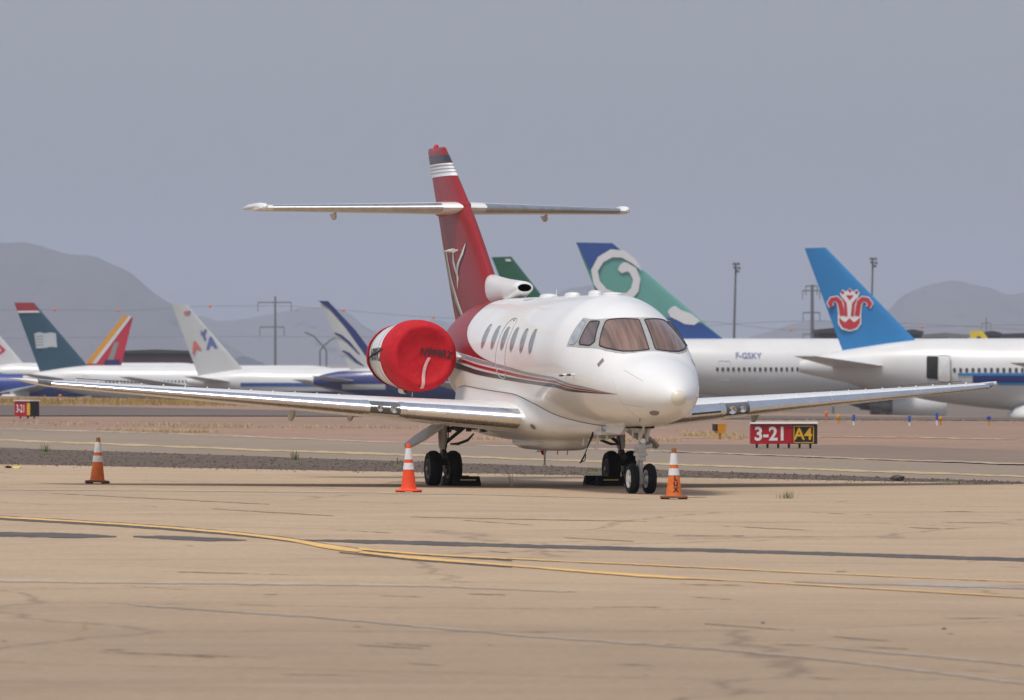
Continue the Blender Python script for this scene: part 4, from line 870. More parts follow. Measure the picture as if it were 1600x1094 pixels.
# ------------------------------------------------------------------ airfield signs and markers
M['sign_red'] = pmat('sign_red', (.42, .012, .022), .4, vary=(5, .15)); M['sign_black'] = pmat('sign_black', (.02, .02, .022), .4)
M['sign_white'] = pmat('sign_white', (.80, .78, .75), .4); M['sign_yellow'] = pmat('sign_yellow', (.78, .44, .02), .4)
M['orange_paint'] = pmat('orange_yellow_paint', (.68, .30, .02), .5); M['blue_paint'] = pmat('blue_marker', (.02, .07, .38), .5); M['orange_ball'] = pmat('aviation_orange', (.75, .17, .05), .5)
def letters(mb_name, body, size, x, z, mat, o, y=-.012, bold=.006, sx=1.0):
    vs_, fs_ = text_polys(body, size, 0, bold); m_ = MB(); m_.add([(x+a*sx, y, z+b) for a, b in vs_], fs_); return m_.build(mb_name, mat, o, smooth=False, fix=False)
p = gp(1225, 697.5); sc = p[1]/F_PX
o = empty('airfield_sign', (p[0], p[1], p[2]-.05), (0, 0, R(4))); tag(o, 'long red sign lettered 3-21 with black A4 panel under the right wing', 'sign', 'airfield signs')
W = 105*sc; H_ = 30*sc; z0 = 7*sc; xl = -W/2; xm = xl+W*.63
m_ = MB(); m_.box(((xl+xm)/2, .10, z0+H_/2), (xm-xl, .20, H_)); m_.build('red_panel', 'sign_red', o, smooth=False)
m_ = MB(); m_.box(((xm+W/2)/2, .10, z0+H_/2), (W/2-xm-.002, .204, H_)); m_.build('black_panel', 'sign_black', o, smooth=False)
m_ = MB(); m_.box((0, .12, z0+H_+.025), (W*1.0, .34, .05), rx=R(-8)); m_.build('top_cap', 'sign_white', o, smooth=False)
letters('lettering', '3-21', H_*.98, (xl+xm)/2-.03, z0+H_*.50, 'sign_white', o, -.006, .012, .95)
letters('lettering', 'A4', H_*.86, xm+W*.155, z0+H_*.50, 'sign_yellow', o, -.008, .008, .95)
bx0, bx1, bz0, bz1 = xm+.03, xm+W*.31, z0+H_*.07, z0+H_*.93
m_ = MB()
for (cx, cz, dx, dz) in (((bx0+bx1)/2, bz0, bx1-bx0, .018), ((bx0+bx1)/2, bz1, bx1-bx0, .018), (bx0, (bz0+bz1)/2, .018, bz1-bz0), (bx1, (bz0+bz1)/2, .018, bz1-bz0)): m_.box((cx, -.008, cz), (dx, .006, dz))
m_.build('yellow_border', 'sign_yellow', o, smooth=False)
for k in range(6):
    m_ = MB(); m_.tube([(xl+W*(.1+.16*k), .1, 0), (xl+W*(.1+.16*k), .1, z0)], [.022, .03], 8); m_.build('leg', 'sign_black', o)
p = gp(37, 651.5); sc = p[1]/F_PX
o = empty('airfield_sign', (p[0], p[1], p[2]-.05), (0, 0, R(-52))); tag(o, 'small red sign with dark end seen at an angle at the far left', 'sign', 'airfield signs')
Wl = 1.0; Hl = 24*sc
m_ = MB(); m_.box((-.18, .17, .06+Hl/2), (.74, .34, Hl)); m_.build('red_panel', 'sign_red', o, smooth=False)
m_ = MB(); m_.box((.31, .17, .06+Hl/2), (.238, .344, Hl)); m_.build('black_panel', 'sign_black', o, smooth=False)
m_ = MB(); m_.box((.30, -.006, .06+Hl/2), (.18, .008, Hl*.8)); m_.build('yellow_border', 'sign_yellow', o, smooth=False)
m_ = MB(); m_.box((-.06, .17, .06+Hl+.02), (1.0, .42, .035)); m_.build('top_cap', 'sign_white', o, smooth=False)
letters('lettering', '3-21', Hl*.72, -.18, .06+Hl*.5, 'sign_white', o, -.006, .006, .8)
for x in (-.45, 0, .38):
    m_ = MB(); m_.tube([(x, .17, 0), (x, .17, .08)], .03, 6); m_.build('leg', 'sign_black', o)
p = gp(1125, 687); sc = p[1]/F_PX; o = empty('guard_light', p, (0, 0, R(25))); tag(o, 'orange yellow box light on a post behind the right wing root', 'light')
m_ = MB(); m_.tube([(0, 0, 0), (0, 0, 12*sc)], .035, 8); m_.build('post', 'orange_paint', o)
m_ = MB(); m_.slab(rounded([(-.10, 0), (.10, 0), (.13, 15*sc), (-.13, 15*sc)], .15, 3), lambda q: (q[0], -.10, 10*sc+q[1]), lambda q: (q[0], .12, 10*sc+q[1])); m_.build('housing', 'orange_paint', o, smooth=False)
m_ = MB(); m_.box((-.14, .0, 10*sc+15*sc*.62), (.05, .20, 15*sc*.7)); m_.build('hood', 'sign_black', o, smooth=False)
MK = [(1291, 655, 15, 'orange_ball', 'orange'), (1310, 660, 15, 'orange_paint', 'yellow'), (1334, 662, 17, 'blue_paint', 'blue'), (1421, 663, 16, 'blue_paint', 'blue'), (1464, 662, 20, 'blue_paint', 'blue'), (1469.5, 662, 14, 'orange_paint', 'yellow'), (1545, 663, 16, 'orange_paint', 'yellow')]
desc = ['small orange stake marker leftmost of the row below the right wing', 'yellow stake marker second in the row below the right wing', 'blue stake with white foot third in the row below the right wing', 'blue stake with white foot standing alone right of the A4 sign', 'tall blue stake beside a yellow one below the right wing', 'yellow stake touching the tall blue one below the right wing', 'yellow stake with blue top rightmost of the row']
for (u, v, h, mt, c_), lab in zip(MK, desc):
    p = gp(u, v); sc = p[1]/F_PX; o = empty('edge_marker', (p[0], p[1], p[2]-.07)); tag(o, lab, 'marker', 'taxiway edge markers'); h *= sc
    if mt == 'blue_paint':
        m_ = MB(); m_.tube([(0, 0, 0), (0, 0, h*.42)], .035, 8); m_.build('foot', 'sign_white', o); m_ = MB(); m_.tube([(0, 0, h*.42), (0, 0, h*.95), (0, 0, h)], [.045, .055, .04], 8); m_.build('sleeve', mt, o)
    else:
        m_ = MB(); m_.tube([(0, 0, 0), (0, 0, h*.6)], .035, 8); m_.build('post', mt, o); m_ = MB(); m_.lathe([(h*.6, .03), (h*.66, .08), (h*.9, .08), (h, .03), (h, .001)], (0, 0, 0), (0, 0, 1), 10); m_.build('lamp_head', 'blue_paint' if u == 1545 else mt, o)
p = gp(94, 626.5); sc = p[1]/F_PX; o = empty('edge_marker', (p[0], p[1], p[2]-.07)); tag(o, 'orange ball marker on a short post by the far road at left', 'marker', 'taxiway edge markers')
m_ = MB(); m_.tube([(0, 0, 0), (0, 0, 9*sc)], .04, 6); m_.build('post', 'sign_white', o); m_ = MB(); m_.lathe([(-2.6*sc, .001), (-1.8*sc, 1.9*sc), (0, 2.6*sc), (1.8*sc, 1.9*sc), (2.6*sc, .001)], (0, 0, 10*sc), (0, 0, 1), 12); m_.build('ball', 'orange_ball', o)
# ------------------------------------------------------------------ stored airliners
def paint(n, c, **k): M[n] = pmat(n, c, k.pop('rough', .38), 0, .3, .1, (.3, .08), **k)
paint('airliner_white', (.67, .67, .66), grime=(.25, .62, (.60, .58, .54))); paint('airliner_grey', (.55, .56, .55), grime=(.3, .6, (.48, .48, .46))); paint('teal_paint', (.022, .075, .115)); paint('tail_red', (.34, .022, .03)); paint('sky_blue', (.02, .21, .50))
paint('logo_red', (.50, .03, .045)); paint('logo_white', (.75, .74, .74)); paint('aqua', (.135, .37, .32)); paint('royal_blue', (.03, .085, .30)); paint('green_paint', (.014, .105, .05)); paint('yellow_paint', (.78, .55, .02))
paint('amber', (.80, .36, .02)); paint('hot_red', (.62, .02, .05)); paint('navy', (.018, .03, .16)); paint('deep_blue', (.015, .045, .24)); paint('black_paint', (.02, .02, .02)); paint('pale_patch', (.50, .54, .55)); paint('engine_grey', (.30, .29, .28)); paint('soft_red', (.62, .14, .12)); paint('soft_blue', (.12, .15, .38))
paint('window_dark', (.05, .05, .055), rough=.2)
def airliner(label, D, psi, ut, L, Rf, vtop, finpx, fmat, finmat, decals=(), stripes=(), windows=None, doors=(), marks=(), wing_at=.56, eng=None, bulge=None, group='stored airliners beyond the field', dihed=.12):
    S = F_PX/D; ps = R(psi); zg = g(xpx(ut, D), D)+.04; x0 = xpx(ut, D)
    o = empty('airliner', (x0, D, zg), (0, 0, ps)); tag(o, label, 'airliner', group)
    cs = math.cos(ps); sgn = 1 if cs > 0 else -1
    loc = lambda u, v: ((u-ut)/S/cs, zpx(v, D)-zg)
    zt = zpx(vtop, D)-zg; zm = zt-Rf
    side = -1 if sgn > 0 else 1                 # local y of the side that faces the camera
    q = lambda t: smooth(t)
    ftop = pchip([0, .06, .22, .86, .93, .97, .99, 1.0], [zt-Rf*.62, zt-Rf*.34, zt, zt, zt-.12*Rf, zt-.5*Rf, zt-.85*Rf, zt-1.25*Rf])
    fbot = pchip([0, .10, .22, .34, .88, .95, .985, 1.0], [zt-Rf*.95, zt-Rf*1.35, zt-Rf*1.8, zt-2*Rf, zt-2*Rf, zt-1.9*Rf, zt-1.6*Rf, zt-1.27*Rf])
    fhw = pchip([0, .05, .15, .30, .86, .94, .98, 1.0], [.12*Rf, .36*Rf, .74*Rf, Rf, Rf, .80*Rf, .45*Rf, .02*Rf])
    def sk(x, t, off=0.0):
        k = x/L; a, b, w = ftop(k), fbot(k), fhw(k); return (x, side*(w+off)*math.sin(t), (a+b)/2+((a-b)/2+off)*math.cos(t))
    def tz(x, z):
        k = x/L; a, b = ftop(k), fbot(k); return math.acos(max(-1, min(1, (z-(a+b)/2)/((a-b)/2))))
    xs_ = [L*k for k in frange(0, .34, 18)+frange(.4, .86, 8)+frange(.88, .999, 12)]
    m_ = MB(); m_.loft([[sk(x, 2*math.pi*k/36) for k in range(36)] for x in xs_]); m_.build('fuselage', fmat, o, sharp=60)
    # fin
    P = [loc(*p) for p in finpx]; (tT, tL, bL, bT) = P; sec = []
    for k in frange(-.10, 1.0, 12):
        le = (bL[0]+(tL[0]-bL[0])*k, bL[1]+(tL[1]-bL[1])*k); te = (bT[0]+(tT[0]-bT[0])*k, bT[1]+(tT[1]-bT[1])*k); hh = .24*Rf/2.8*(1-.35*max(0, k))
        ring = []
        for c, h in ((0, 0), (.02, .5), (.08, .9), (.2, 1), (.7, 1), (1, .06)): ring.append((c, h))
        full = ring+[(c, -h) for c, h in ring[-1:0:-1]]
        sec.append([(le[0]+(te[0]-le[0])*c, h*hh, le[1]+(te[1]-le[1])*c) for c, h in full])
    m_ = MB(); m_.loft(sec); fin_ = m_.build('fin', finmat, o, sharp=35)
    lv = {}
    for (nm, mt, poly, lay) in decals:
        for sd_ in (side, -side):
            pts = [loc(*p) for p in poly]; y = sd_*(.245*Rf/2.8+.015+.02*lay)
            m_ = MB(); n = len(pts); m_.add([(x, y, z) for x, z in pts], [tuple(range(n))]); m_.build(nm, mt, fin_, smooth=False, fix=False)
    for (mt, xa, xb, za, zb) in stripes:        # painted bands along the fuselage, heights relative to the axis in radii
        for m2 in (1, -1):
            m_ = MB(); m_.grid([[(lambda p: (p[0], p[1]*m2, p[2]))(sk(x, tz(x, zm+za*Rf)+(tz(x, zm+zb*Rf)-tz(x, zm+za*Rf))*k/14, .07)) for k in range(15)] for x in frange(xa*L, xb*L, 70)]); m_.build('painted_band', mt, o, sharp=0)
    if windows:
        m_ = MB(); x = windows[0]*L
        while x < windows[1]*L:
            t = tz(x, zm+windows[2]*Rf); dt = .19/Rf
            m_.add([sk(x-.12, t-dt, .03), sk(x+.12, t-dt, .03), sk(x+.12, t+dt, .03), sk(x-.12, t+dt, .03)], [(0, 1, 2, 3)]); x += .53
        tag(m_.build('cabin_windows', 'window_dark', o, smooth=False, fix=False), kind='stuff')
    for (xa, xb, za, zb, kind_) in doors:
        ta, tb = tz(xa, zm+za*Rf), tz(xa, zm+zb*Rf); pl = dense(rounded([(xa, ta), (xb, ta), (xb, tb), (xa, tb)], .12, 3), .3)
        if kind_ == 'open':
            m_ = MB(); patch(m_, pl, lambda x, t: sk(x, t, .09), 6); m_.build('open_doorway', 'dark_hole', o, sharp=0)
            w = xb-xa; m_ = MB(); pl2 = [(x+w*1.05, t) for x, t in pl]; patch(m_, pl2, lambda x, t: sk(x, t, .30), 6); m_.build('opened_door', 'airliner_white', o, sharp=0)
            m_ = MB(); pp = [sk(x, t, .30) for x, t in pl2]; m_.tube(pp+[pp[0]], .04, 5, False); m_.build('door_edge', 'airliner_grey', o)
        else:
            m_ = MB(); pp = [sk(x, t, .01) for x, t in pl]; m_.tube(pp+[pp[0]], .03, 5, False); m_.build('door', 'airliner_grey', o)
    for (body, u, v, size, mt) in marks:
        xc, zc = loc(u, v); vs_, fs_ = text_polys(body, size, 0, .01); m_ = MB(); m_.add([sk(xc+a*sgn, tz(xc, zc+b), .05) for a, b in vs_], fs_); m_.build('registration_lettering', mt, o, smooth=False, fix=False)
    # tailplanes, wings, engines, gear
    zr = ftop(.08)-.55*Rf
    for sd_ in (1, -1):
        m_ = MB(); sp = .15*L; R_ = []
        for k in (0, .35, .7, .95, 1.0):
            le = .150*L+(.040-.150)*L*k; te = .055*L+(.008-.055)*L*k; y = sd_*(.10*Rf+sp*k); z = zr+dihed*sp*k; ch = le-te
            R_.append([(le-c, y, z+h*.7*(1 if k < 1 else .3)) for c, h in airfoil(ch, .10, 10, 0)])
        m_.loft(R_); m_.build('tailplane', 'airliner_grey' if fmat != 'airliner_white' else fmat, o, sharp=50)
        m_ = MB(); sp = .48*L; R_ = []
        for k in (0, .3, .65, .97, 1.0):
            le = (wing_at+.10)*L-.27*L*k; te = (wing_at-.075)*L-.13*L*k+(.02*L if k == 0 else 0); y = sd_*(.5*Rf+sp*k); z = zm-.62*Rf+.105*sp*k; ch = le-te
            R_.append([(le-c, y, z+h*(1 if k < 1 else .3)) for c, h in airfoil(ch, .11, 10)])
        m_.loft(R_); m_.build('wing', 'airliner_grey', o, sharp=50)
        ex, ez, er, el = eng if eng else ((wing_at+.02)*L, zm-1.15*Rf, .46*Rf, 1.75*Rf)
        ey = sd_*.165*L
        m_ = MB(); m_.lathe([(el*.42, er*.80), (el*.5, er*.86), (el*.46, er*.97), (el*.2, er*1.03), (-el*.2, er), (-el*.45, er*.80), (-el*.5, er*.76), (-el*.44, er*.70)], (ex, ey, ez), (1, 0, 0), 28); en = m_.build('engine', 'airliner_white', o)
        m_ = MB(); m_.lathe([(el*.40, .001), (el*.36, er*.3), (el*.36, er*.81)], (ex, ey, ez), (1, 0, 0), 24); m_.build('engine_fan', 'engine_grey', en); m_ = MB(); m_.lathe([(-el*.44, er*.72), (-el*.42, er*.5), (-el*.7, er*.42), (-el*.7, er*.3), (-el*.95, .02)], (ex, ey, ez), (1, 0, 0), 20); m_.build('engine_core', 'engine_grey', en)
        m_ = MB(); m_.box((ex-el*.35, ey, ez+er*1.15), (el*.9, .25, er*.9)); m_.build('engine_pylon', 'airliner_grey', en, smooth=False)
        m_ = MB(); gx, gy = (wing_at-.03)*L, sd_*.085*L; m_.tube([(gx, gy, .5), (gx, gy, zm-.6*Rf)], .18, 8); lg_ = m_.build('main_gear', 'engine_grey', o)
        for dx in (-.7, .7):
            m_ = MB(); m_.lathe([(-.45, .3), (-.45, .48), (-.3, .55), (.3, .55), (.45, .48), (.45, .3)], (gx+dx, gy, .55), (0, 1, 0), 16, True); m_.build('wheel_pair', 'rubber', lg_)
    if bulge:                                   # wing-to-body fairing
        xa, xb, rb = bulge; m_ = MB(); R_ = []
        for k in frange(0, 1, 16):
            w = min(1, k/.10)**.5*min(1, (1-k)/.3)**.5; R_.append([(xa+(xb-xa)*k, (Rf*1.05+.25)*max(.3, w)*math.cos(t), zm-1.15*Rf+rb*.42*max(.3, w)*math.sin(t)) for t in (2*math.pi*j/28 for j in range(28))])
        m_.loft(R_); m_.build('wing_fairing', 'airliner_white', o, sharp=50)
    m_ = MB(); m_.tube([(.88*L, 0, .4), (.88*L, 0, zm-.8*Rf)], .14, 8); m_.lathe([(-.35, .25), (-.3, .45), (.3, .45), (.35, .25)], (.88*L, 0, .45), (0, 1, 0), 16, True); m_.build('nose_gear', 'engine_grey', o)
    return o
def cr(ox, oy, sc_, pts): return [(ox+x/sc_, oy+y/sc_) for x, y in pts]
def strk(ox, oy, sc_, pts, w): l, r = stroke(pts, w); return cr(ox, oy, sc_, l+r[::-1])
def disc(cx, cy, r, n=10): return [(cx+r*math.cos(2*math.pi*k/n), cy+r*math.sin(2*math.pi*k/n)) for k in range(n)]
# flower emblem on the blue tail
FO = (1100, 390, 5.0); lc = [(998, 446), (984, 420), (1002, 392), (1036, 386), (1062, 412), (1074, 465), (1080, 518)]; rc = [(1282, 452), (1297, 424), (1274, 394), (1238, 388), (1212, 414), (1202, 467), (1196, 520)]
li = [(1082, 382), (1104, 420), (1111, 522)]; ri = [(1194, 382), (1168, 424), (1158, 522)]
cup = [(1056, 530), (1082, 556), (1105, 568), (1138, 536), (1170, 568), (1192, 556), (1220, 530), (1216, 575), (1190, 612), (1138, 628), (1085, 610), (1060, 575)]
cupw = [(1046, 512), (1138, 500), (1228, 512), (1228, 580), (1198, 624), (1138, 640), (1076, 622), (1048, 580)]
kap = [('emblem_outline', 'logo_white', strk(*FO, lc, [44, 54, 56, 56, 56, 58, 60]), 1), ('emblem_outline', 'logo_white', strk(*FO, rc, [44, 54, 56, 56, 56, 58, 60]), 1.3), ('emblem_outline', 'logo_white', cr(*FO, cupw), 1.6), ('emblem_outline', 'logo_white', cr(*FO, [(1062, 345), (1083, 312), (1112, 330), (1140, 300), (1166, 330), (1194, 310), (1216, 340), (1200, 380), (1200, 520), (1075, 520), (1080, 380)]), 1.9),
       ('emblem_petal', 'logo_red', strk(*FO, lc, [26, 36, 38, 38, 38, 38, 38]), 3), ('emblem_petal', 'logo_red', strk(*FO, rc, [26, 36, 38, 38, 38, 38, 38]), 3), ('emblem_petal', 'logo_red', strk(*FO, li, [8, 22, 24]), 3.3), ('emblem_petal', 'logo_red', strk(*FO, ri, [8, 22, 24]), 3.3), ('emblem_petal', 'logo_red', cr(*FO, cup), 3.3), ('emblem_petal', 'logo_red', cr(*FO, [(1108, 358), (1170, 358), (1139, 396)]), 3.3)]
for (x, y) in ((1083, 336), (1140, 322), (1191, 335)): kap.append(('emblem_petal', 'logo_red', cr(*FO, disc(x, y, 13)), 3.3))
H_air = airliner('white airliner with sky blue tail bearing a red flower emblem at right', 600, -9, 1250, 58, 3.10, 529, [(1257, 388), (1290, 387), (1437, 540), (1314, 543)], 'airliner_white', 'sky_blue', kap,
    stripes=[('sky_blue', .240, .84, .04, -.03), ('navy', .262, .84, -.03, -.22), ('sky_blue', .30, .84, -.22, -.28)], windows=(.235, .86, .12), doors=[(11.2, 12.2, .50, -.10, 'open')], bulge=(18.0, 30.0, 2.9))
# swirl tail
SO = (880, 360, 3.908)
ringp = [(478, 244), (430, 188), (365, 145), (295, 140), (228, 178), (190, 245), (203, 318), (248, 375), (318, 408), (395, 408), (436, 362), (448, 300), (425, 245), (372, 212)]
ringw = [4, 34, 46, 50, 46, 42, 42, 46, 52, 56, 50, 46, 50, 44]
swirl = [('painted_tip', 'royal_blue', cr(*SO, [(78, 74), (300, 78), (352, 122), (250, 140), (195, 180), (168, 245), (125, 165)]), 1), ('painted_swirl', 'logo_white', strk(*SO, ringp, ringw), 3), ('painted_swirl', 'logo_white', cr(*SO, [(372, 192), (345, 212), (332, 238), (356, 262), (392, 250), (400, 215)]), 3.3),
         ('painted_wave', 'logo_white', cr(*SO, [(636, 496), (655, 472), (682, 460), (722, 488), (780, 508), (834, 550), (800, 578), (742, 572), (690, 545), (655, 530)]), 3), ('painted_base', 'royal_blue', cr(*SO, [(600, 540), (672, 532), (738, 575), (798, 580), (842, 562), (985, 670), (560, 672)]), 1)]
airliner('white airliner with aqua and white swirl tail tipped in blue behind the nose', 690, 3, 872, 60, 3.05, 529, [(901, 381), (958, 381), (1133, 532), (962, 534)], 'airliner_white', 'aqua', swirl, windows=(.26, .86, .0), doors=[(15.7, 16.9, .28, -.34, 'shut')], marks=[('F-GSKY', 1166, 556.5, .80, 'soft_blue')])
airliner('airliner with a plain dark green tail showing above the jet roof', 790, 0, 745, 46, 2.5, 536, [(768, 402), (799, 401), (892, 520), (820, 530)], 'airliner_white', 'green_paint', [('tail_mark', 'logo_white', [(789, 405), (797, 405), (799, 408.5), (791, 408.5)], 1)], windows=(.25, .86, .05))
# left group
flag = [('painted_tip', 'tail_red', [(22.5, 473), (53, 473), (61, 485.5), (27.5, 486)], 1), ('painted_line', 'logo_white', [(27.5, 486), (61, 485.5), (63, 488.5), (28.7, 489)], 1.5), ('flag_emblem', 'pale_patch', [(54, 521.5), (62, 519), (70, 521), (80, 519.5), (88, 521), (90, 543), (80, 542), (70, 544), (57, 544.5)], 2)]
for k in range(4): flag.append(('flag_line', 'engine_grey', [(56, 525+4.5*k), (68, 524.5+4.5*k), (68.5, 526+4.5*k), (56.5, 526.5+4.5*k)], 3))
airliner('white airliner with dark teal tail, red tip and pale flag emblem at far left', 1010, -4, 36, 48, 2.5, 571, [(22, 473), (53, 473), (137, 571), (61, 577)], 'airliner_white', 'teal_paint', flag, windows=(.26, .86, .06), doors=[(9.0, 9.9, .4, -.2, 'shut')])
CO = (0, 440, 4.0)
airliner('blue airliner with red tail edged in amber, facing left behind the teal tail', 1090, 180, 214, 33, 1.9, 584, [(208, 495.5), (194, 494), (136, 568), (190, 569)], 'deep_blue', 'hot_red', [('amber_edge', 'amber', cr(*CO, [(772, 212), (806, 212), (575, 512), (536, 512)]), 1), ('white_edge', 'logo_white', cr(*CO, [(806, 214), (824, 220), (604, 512), (575, 512)]), 1.3), ('bare_patch', 'engine_grey', cr(*CO, [(715, 380), (745, 378), (705, 505), (668, 505)]), 1.3), ('blue_foot', 'navy', cr(*CO, [(655, 490), (752, 488), (745, 520), (650, 520)]), 1.6)])
AO = (0, 440, 4.0)
airliner('pale airliner with grey tail lettered in red and blue left of the pylon', 965, -4, 292, 48, 2.45, 575, [(268.5, 476.5), (292, 476), (380, 577), (308, 582)], 'airliner_white', 'airliner_grey',
    [('tail_letter', 'soft_red', cr(*AO, [(1203, 455), (1210, 375), (1222, 370), (1262, 425), (1248, 432), (1235, 420), (1222, 425), (1216, 452)]), 1), ('tail_letter', 'soft_blue', cr(*AO, [(1290, 425), (1312, 345), (1325, 345), (1362, 412), (1345, 420), (1332, 400), (1318, 400), (1308, 425)]), 1), ('tail_emblem', 'soft_blue', cr(*AO, [(1256, 300), (1268, 318), (1285, 296), (1296, 300), (1282, 332), (1292, 365), (1278, 370), (1268, 340), (1258, 332)]), 1), ('tail_flag', 'soft_red', cr(*AO, [(1150, 190), (1168, 182), (1186, 196), (1184, 206), (1152, 206)]), 1), ('tail_flag', 'soft_blue', cr(*AO, [(1176, 184), (1194, 182), (1192, 194), (1178, 194)]), 1.4)],
    stripes=[('royal_blue', .16, .86, .16, -.04), ('navy', .16, .86, -.32, -.46)])
EO = (340, 440, 4.0)
airliner('airliner with white tail streaked in navy behind the red engine cover', 905, -3, 488, 44, 2.4, 573, [(499, 470.5), (514, 471), (612, 590), (546, 576)], 'airliner_grey', 'airliner_grey',
    [('navy_edge', 'navy', cr(*EO, [(630, 120), (692, 122), (752, 188), (862, 305), (962, 440), (1060, 575), (1010, 575), (920, 455), (800, 285), (705, 175)]), 1), ('navy_streak', 'navy', strk(*EO, [(732, 322), (775, 342), (825, 385), (888, 455)], [10, 16, 16, 6]), 1), ('navy_streak', 'navy', strk(*EO, [(780, 432), (820, 452), (870, 500), (915, 528)], [10, 16, 16, 6]), 1)],
    stripes=[('navy', .004, .86, .74, -.98), ('airliner_grey', .09, .22, .05, -.22)])
airliner('white airliner with white tail and red chevron cut off at the left edge', 1160, 0, -42, 40, 2.2, 567, [(-44, 497), (-24, 497), (34, 565), (-12, 566)], 'airliner_white', 'airliner_white', [('red_chevron', 'hot_red', [(-6, 538), (0, 538.5), (9, 547), (1, 554), (-5, 554), (3, 547)], 1)], windows=(.25, .86, .05))
airliner('distant airliner with a small yellow tail above the right fuselage', 1280, 0, 1506, 30, 1.8, 531, [(1514.5, 518), (1534, 516.5), (1549, 535), (1519, 536)], 'airliner_grey', 'yellow_paint', [('tail_emblem', 'black_paint', [(1524, 531), (1527, 526), (1530, 525), (1534, 529), (1534.5, 532)], 1)])
# ------------------------------------------------------------------ hangars, masts and pylons far behind
def far_box(u0, u1, v, D, depth, wall, roof, lab, n=5):
    zg = g(xpx(u0, D), D); x0, x1 = xpx(u0, D), xpx(u1, D); h = zpx(v, D)-zg; o = empty('hangar', ((x0+x1)/2, D+depth/2, zg)); w = x1-x0; tag(o, lab, 'hangar', 'hangars in the distance')
    m_ = MB(); m_.box((0, 0, h*.46), (w, depth, h*.92)); m_.build('wall', wall, o, smooth=False)
    m_ = MB(); m_.slab([(-w/2-.4, h*.92), (w/2+.4, h*.92), (w/2+.4, h*.97), (0, h), (-w/2-.4, h*.97)], lambda p: (p[0], -depth/2-.4, p[1]), lambda p: (p[0], depth/2+.4, p[1])); m_.build('roof', roof, o, smooth=False)
    for k in range(n):
        m_ = MB(); m_.box((-w/2+w*(k+.5)/n, -depth/2-.06, h*.36), (w/n*.86, .1, h*.70)); m_.build('door_panel', wall, o, smooth=False)
M['hangar_brown'] = pmat('hangar_brown', (.075, .045, .038), .8, vary=(.1, .3)); M['hangar_dark'] = pmat('hangar_dark', (.055, .05, .048), .8, vary=(.1, .3)); M['hangar_grey'] = pmat('hangar_grey', (.22, .22, .21), .8, vary=(.1, .2)); M['hangar_maroon'] = pmat('hangar_maroon', (.085, .045, .045), .8, vary=(.1, .3))
far_box(188, 300, 546, 1300, 22, 'hangar_brown', 'hangar_dark', 'long dark brown hangar between the left tails')
far_box(1279, 1345, 511.5, 1330, 20, 'hangar_maroon', 'hangar_dark', 'maroon hangar tucked behind the sky blue tail', 2)
far_box(1413, 1440, 514.5, 1400, 16, 'hangar_dark', 'hangar_dark', 'dark narrow hangar just right of the sky blue tail', 2)
far_box(1441, 1512, 520, 1450, 20, 'hangar_grey', 'hangar_grey', 'pale grey hangar between the blue and yellow tails', 5)
far_box(1540, 1562, 517, 1420, 16, 'hangar_dark', 'hangar_dark', 'dark hangar immediately right of the yellow tail', 2)
far_box(1563, 1700, 519, 1500, 20, 'hangar_grey', 'hangar_dark', 'grey hangar with dark roof at the right edge', 6)
M['mast'] = pmat('galvanised_mast', (.14, .145, .14), .6, vary=(.5, .2))
def mast(u, vt, D, r, lab):
    zg = g(xpx(u, D), D); h = zpx(vt, D)-zg; o = empty('floodlight_mast', (xpx(u, D), D, zg)); tag(o, lab, 'light mast', 'floodlight masts'); S = F_PX/D
    m_ = MB(); m_.tube([(0, 0, 0), (.0, 0, h*.5), (.3, 0, h)], [r*1.3, r*1.05, r*.8], 10); m_.build('pole', 'mast', o)
    for dz, dx in ((-1.5/S, 4/S), (-1.5/S, -3/S), (-8/S, 5/S), (-7/S, -2/S), (-13/S, 3/S)):
        m_ = MB(); m_.box((dx+.3, -.3, h+dz), (4.5/S, .5, 3.6/S), ry=.4 if dx > 0 else -.3); m_.build('floodlight', 'mast', o, smooth=False)
        m_ = MB(); m_.tube([(.3, 0, h+dz), (dx+.3, 0, h+dz)], .08, 6); m_.build('arm', 'mast', o)
mast(1147, 411, 1150, .20, 'floodlight mast rising beside the swirl tail')
mast(1361, 403, 1120, .17, 'floodlight mast rising behind the sky blue tail')
def pylon(u, vt, D, r, arms, lab):
    zg = g(xpx(u, D), D); S = F_PX/D; h = zpx(vt, D)-zg; o = empty('power_pylon', (xpx(u, D), D, zg)); tag(o, lab, 'pylon', 'power line pylons')
    m_ = MB(); m_.tube([(0, 0, 0), (0, 0, h)], [r*1.25, r*.8], 10); m_.build('pole', 'mast', o)
    for (v, w0, w1) in arms:
        z = zpx(v, D)-zg; m_ = MB(); m_.tube([(-w0/S, 0, z), (w1/S, 0, z)], .22, 6); m_.build('cross_arm', 'mast', o)
        for x in (-w0/S, w1/S):
            m_ = MB(); m_.tube([(x, 0, z), (x, 0, z-14/S)], .12, 6); m_.build('insulator', 'mast', o)
pylon(430, 463, 2000, .34, [(472.5, 27, 25), (511, 24, 14)], 'power pylon with wide cross arms between the left tails')
pylon(1269, 445, 1900, .52, [(447, 10, 8), (454, 15, 12), (488.5, 14, 12), (522, 14, 12)], 'stout power pylon left of the sky blue tail')
pylon(1541, 497, 2600, .25, [(505, 7, 7)], 'thin power pylon above the yellow tail')
D = 2050; zg = g(xpx(505, D), D); S = F_PX/D; o = empty('steel_frame', (xpx(505, D), D, zg)); tag(o, 'forked steel frame standing left of the navy streaked tail', 'frame')
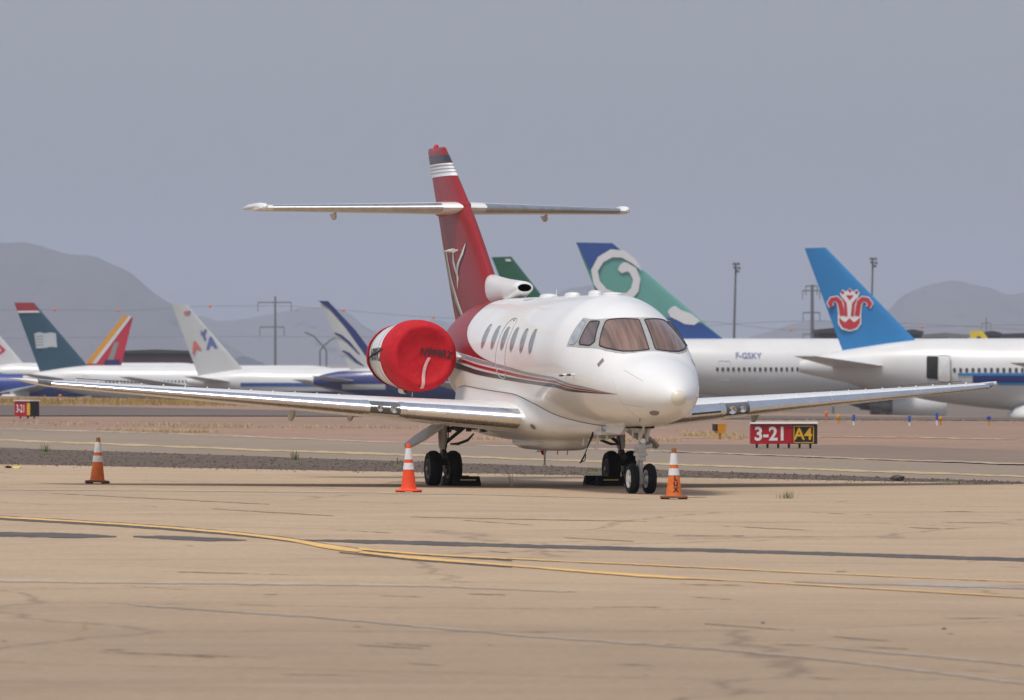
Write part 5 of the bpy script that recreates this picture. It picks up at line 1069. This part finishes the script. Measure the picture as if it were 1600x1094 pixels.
for pts in ([(500, 575), (500, 548), (505, 541)], [(510, 575), (510, 548), (505, 541)], [(505, 541), (490, 525), (476, 519)], [(505, 541), (518, 530), (524, 528)]):
    m_ = MB(); m_.tube([(xpx(u, D)-xpx(505, D), 0, zpx(v, D)-zg) for u, v in pts], .28, 6); m_.build('strut', 'mast', o)
def line(balls, D, lab, dz=0):
    zg = 0; m_ = MB(); pts = [(xpx(u, D), D, zpx(v, D)) for u, v in balls]; P0 = pts[0]; o = empty('power_line', P0); tag(o, lab, 'power line', 'power lines with marker balls')
    f = pchip([p[0] for p in pts], [p[2] for p in pts]); m_.tube([(x-P0[0], 0, f(x)-P0[2]) for x in frange(pts[0][0], pts[-1][0], 60)], .06, 5); m_.build('wire', 'mast', o)
    return o, P0
ol, P0 = line([(-200, 487), (85, 484), (185, 485.5), (328, 478.5), (430, 478), (537, 485), (677, 496), (800, 500), (1098, 502.5), (1236, 515.5), (1441, 511), (1700, 505)], 2000, 'power line strung with orange marker balls across the hills')
for u, v in ((85, 484), (185, 485.5), (328, 478.5), (537, 485), (677, 496), (1098, 502.5), (1236, 515.5), (1441, 511)):
    m_ = MB(); m_.lathe([(-.46, .001), (-.33, .33), (0, .46), (.33, .33), (.46, .001)], (xpx(u, 2000)-P0[0], 0, zpx(v, 2000)-P0[2]), (0, 0, 1), 10); m_.build('marker_ball', 'orange_ball', ol)
line([(-200, 530), (430, 526), (800, 528), (1269, 502), (1700, 520)], 2004, 'lower power line crossing in front of the hills')
# ------------------------------------------------------------------ haze over the whole valley
hz = MB(); hz.box((0, 8150, 138), (16400, 16900, 296)); haze = hz.build('haze', M['white'], smooth=False); haze['kind'] = 'stuff'; haze.data.materials.clear()
m = new('desert_haze'); N, L = nt(m); N.remove(N['Principled BSDF']); pv = N.new('ShaderNodeVolumePrincipled'); pv.inputs['Color'].default_value = (.70, .82, .99, 1); pv.inputs['Density'].default_value = .00008; pv.inputs['Anisotropy'].default_value = .25
L.new(pv.outputs[0], N['Material Output'].inputs['Volume']); haze.data.materials.append(m)
tag(haze, 'pale desert haze softening the hills', 'haze')
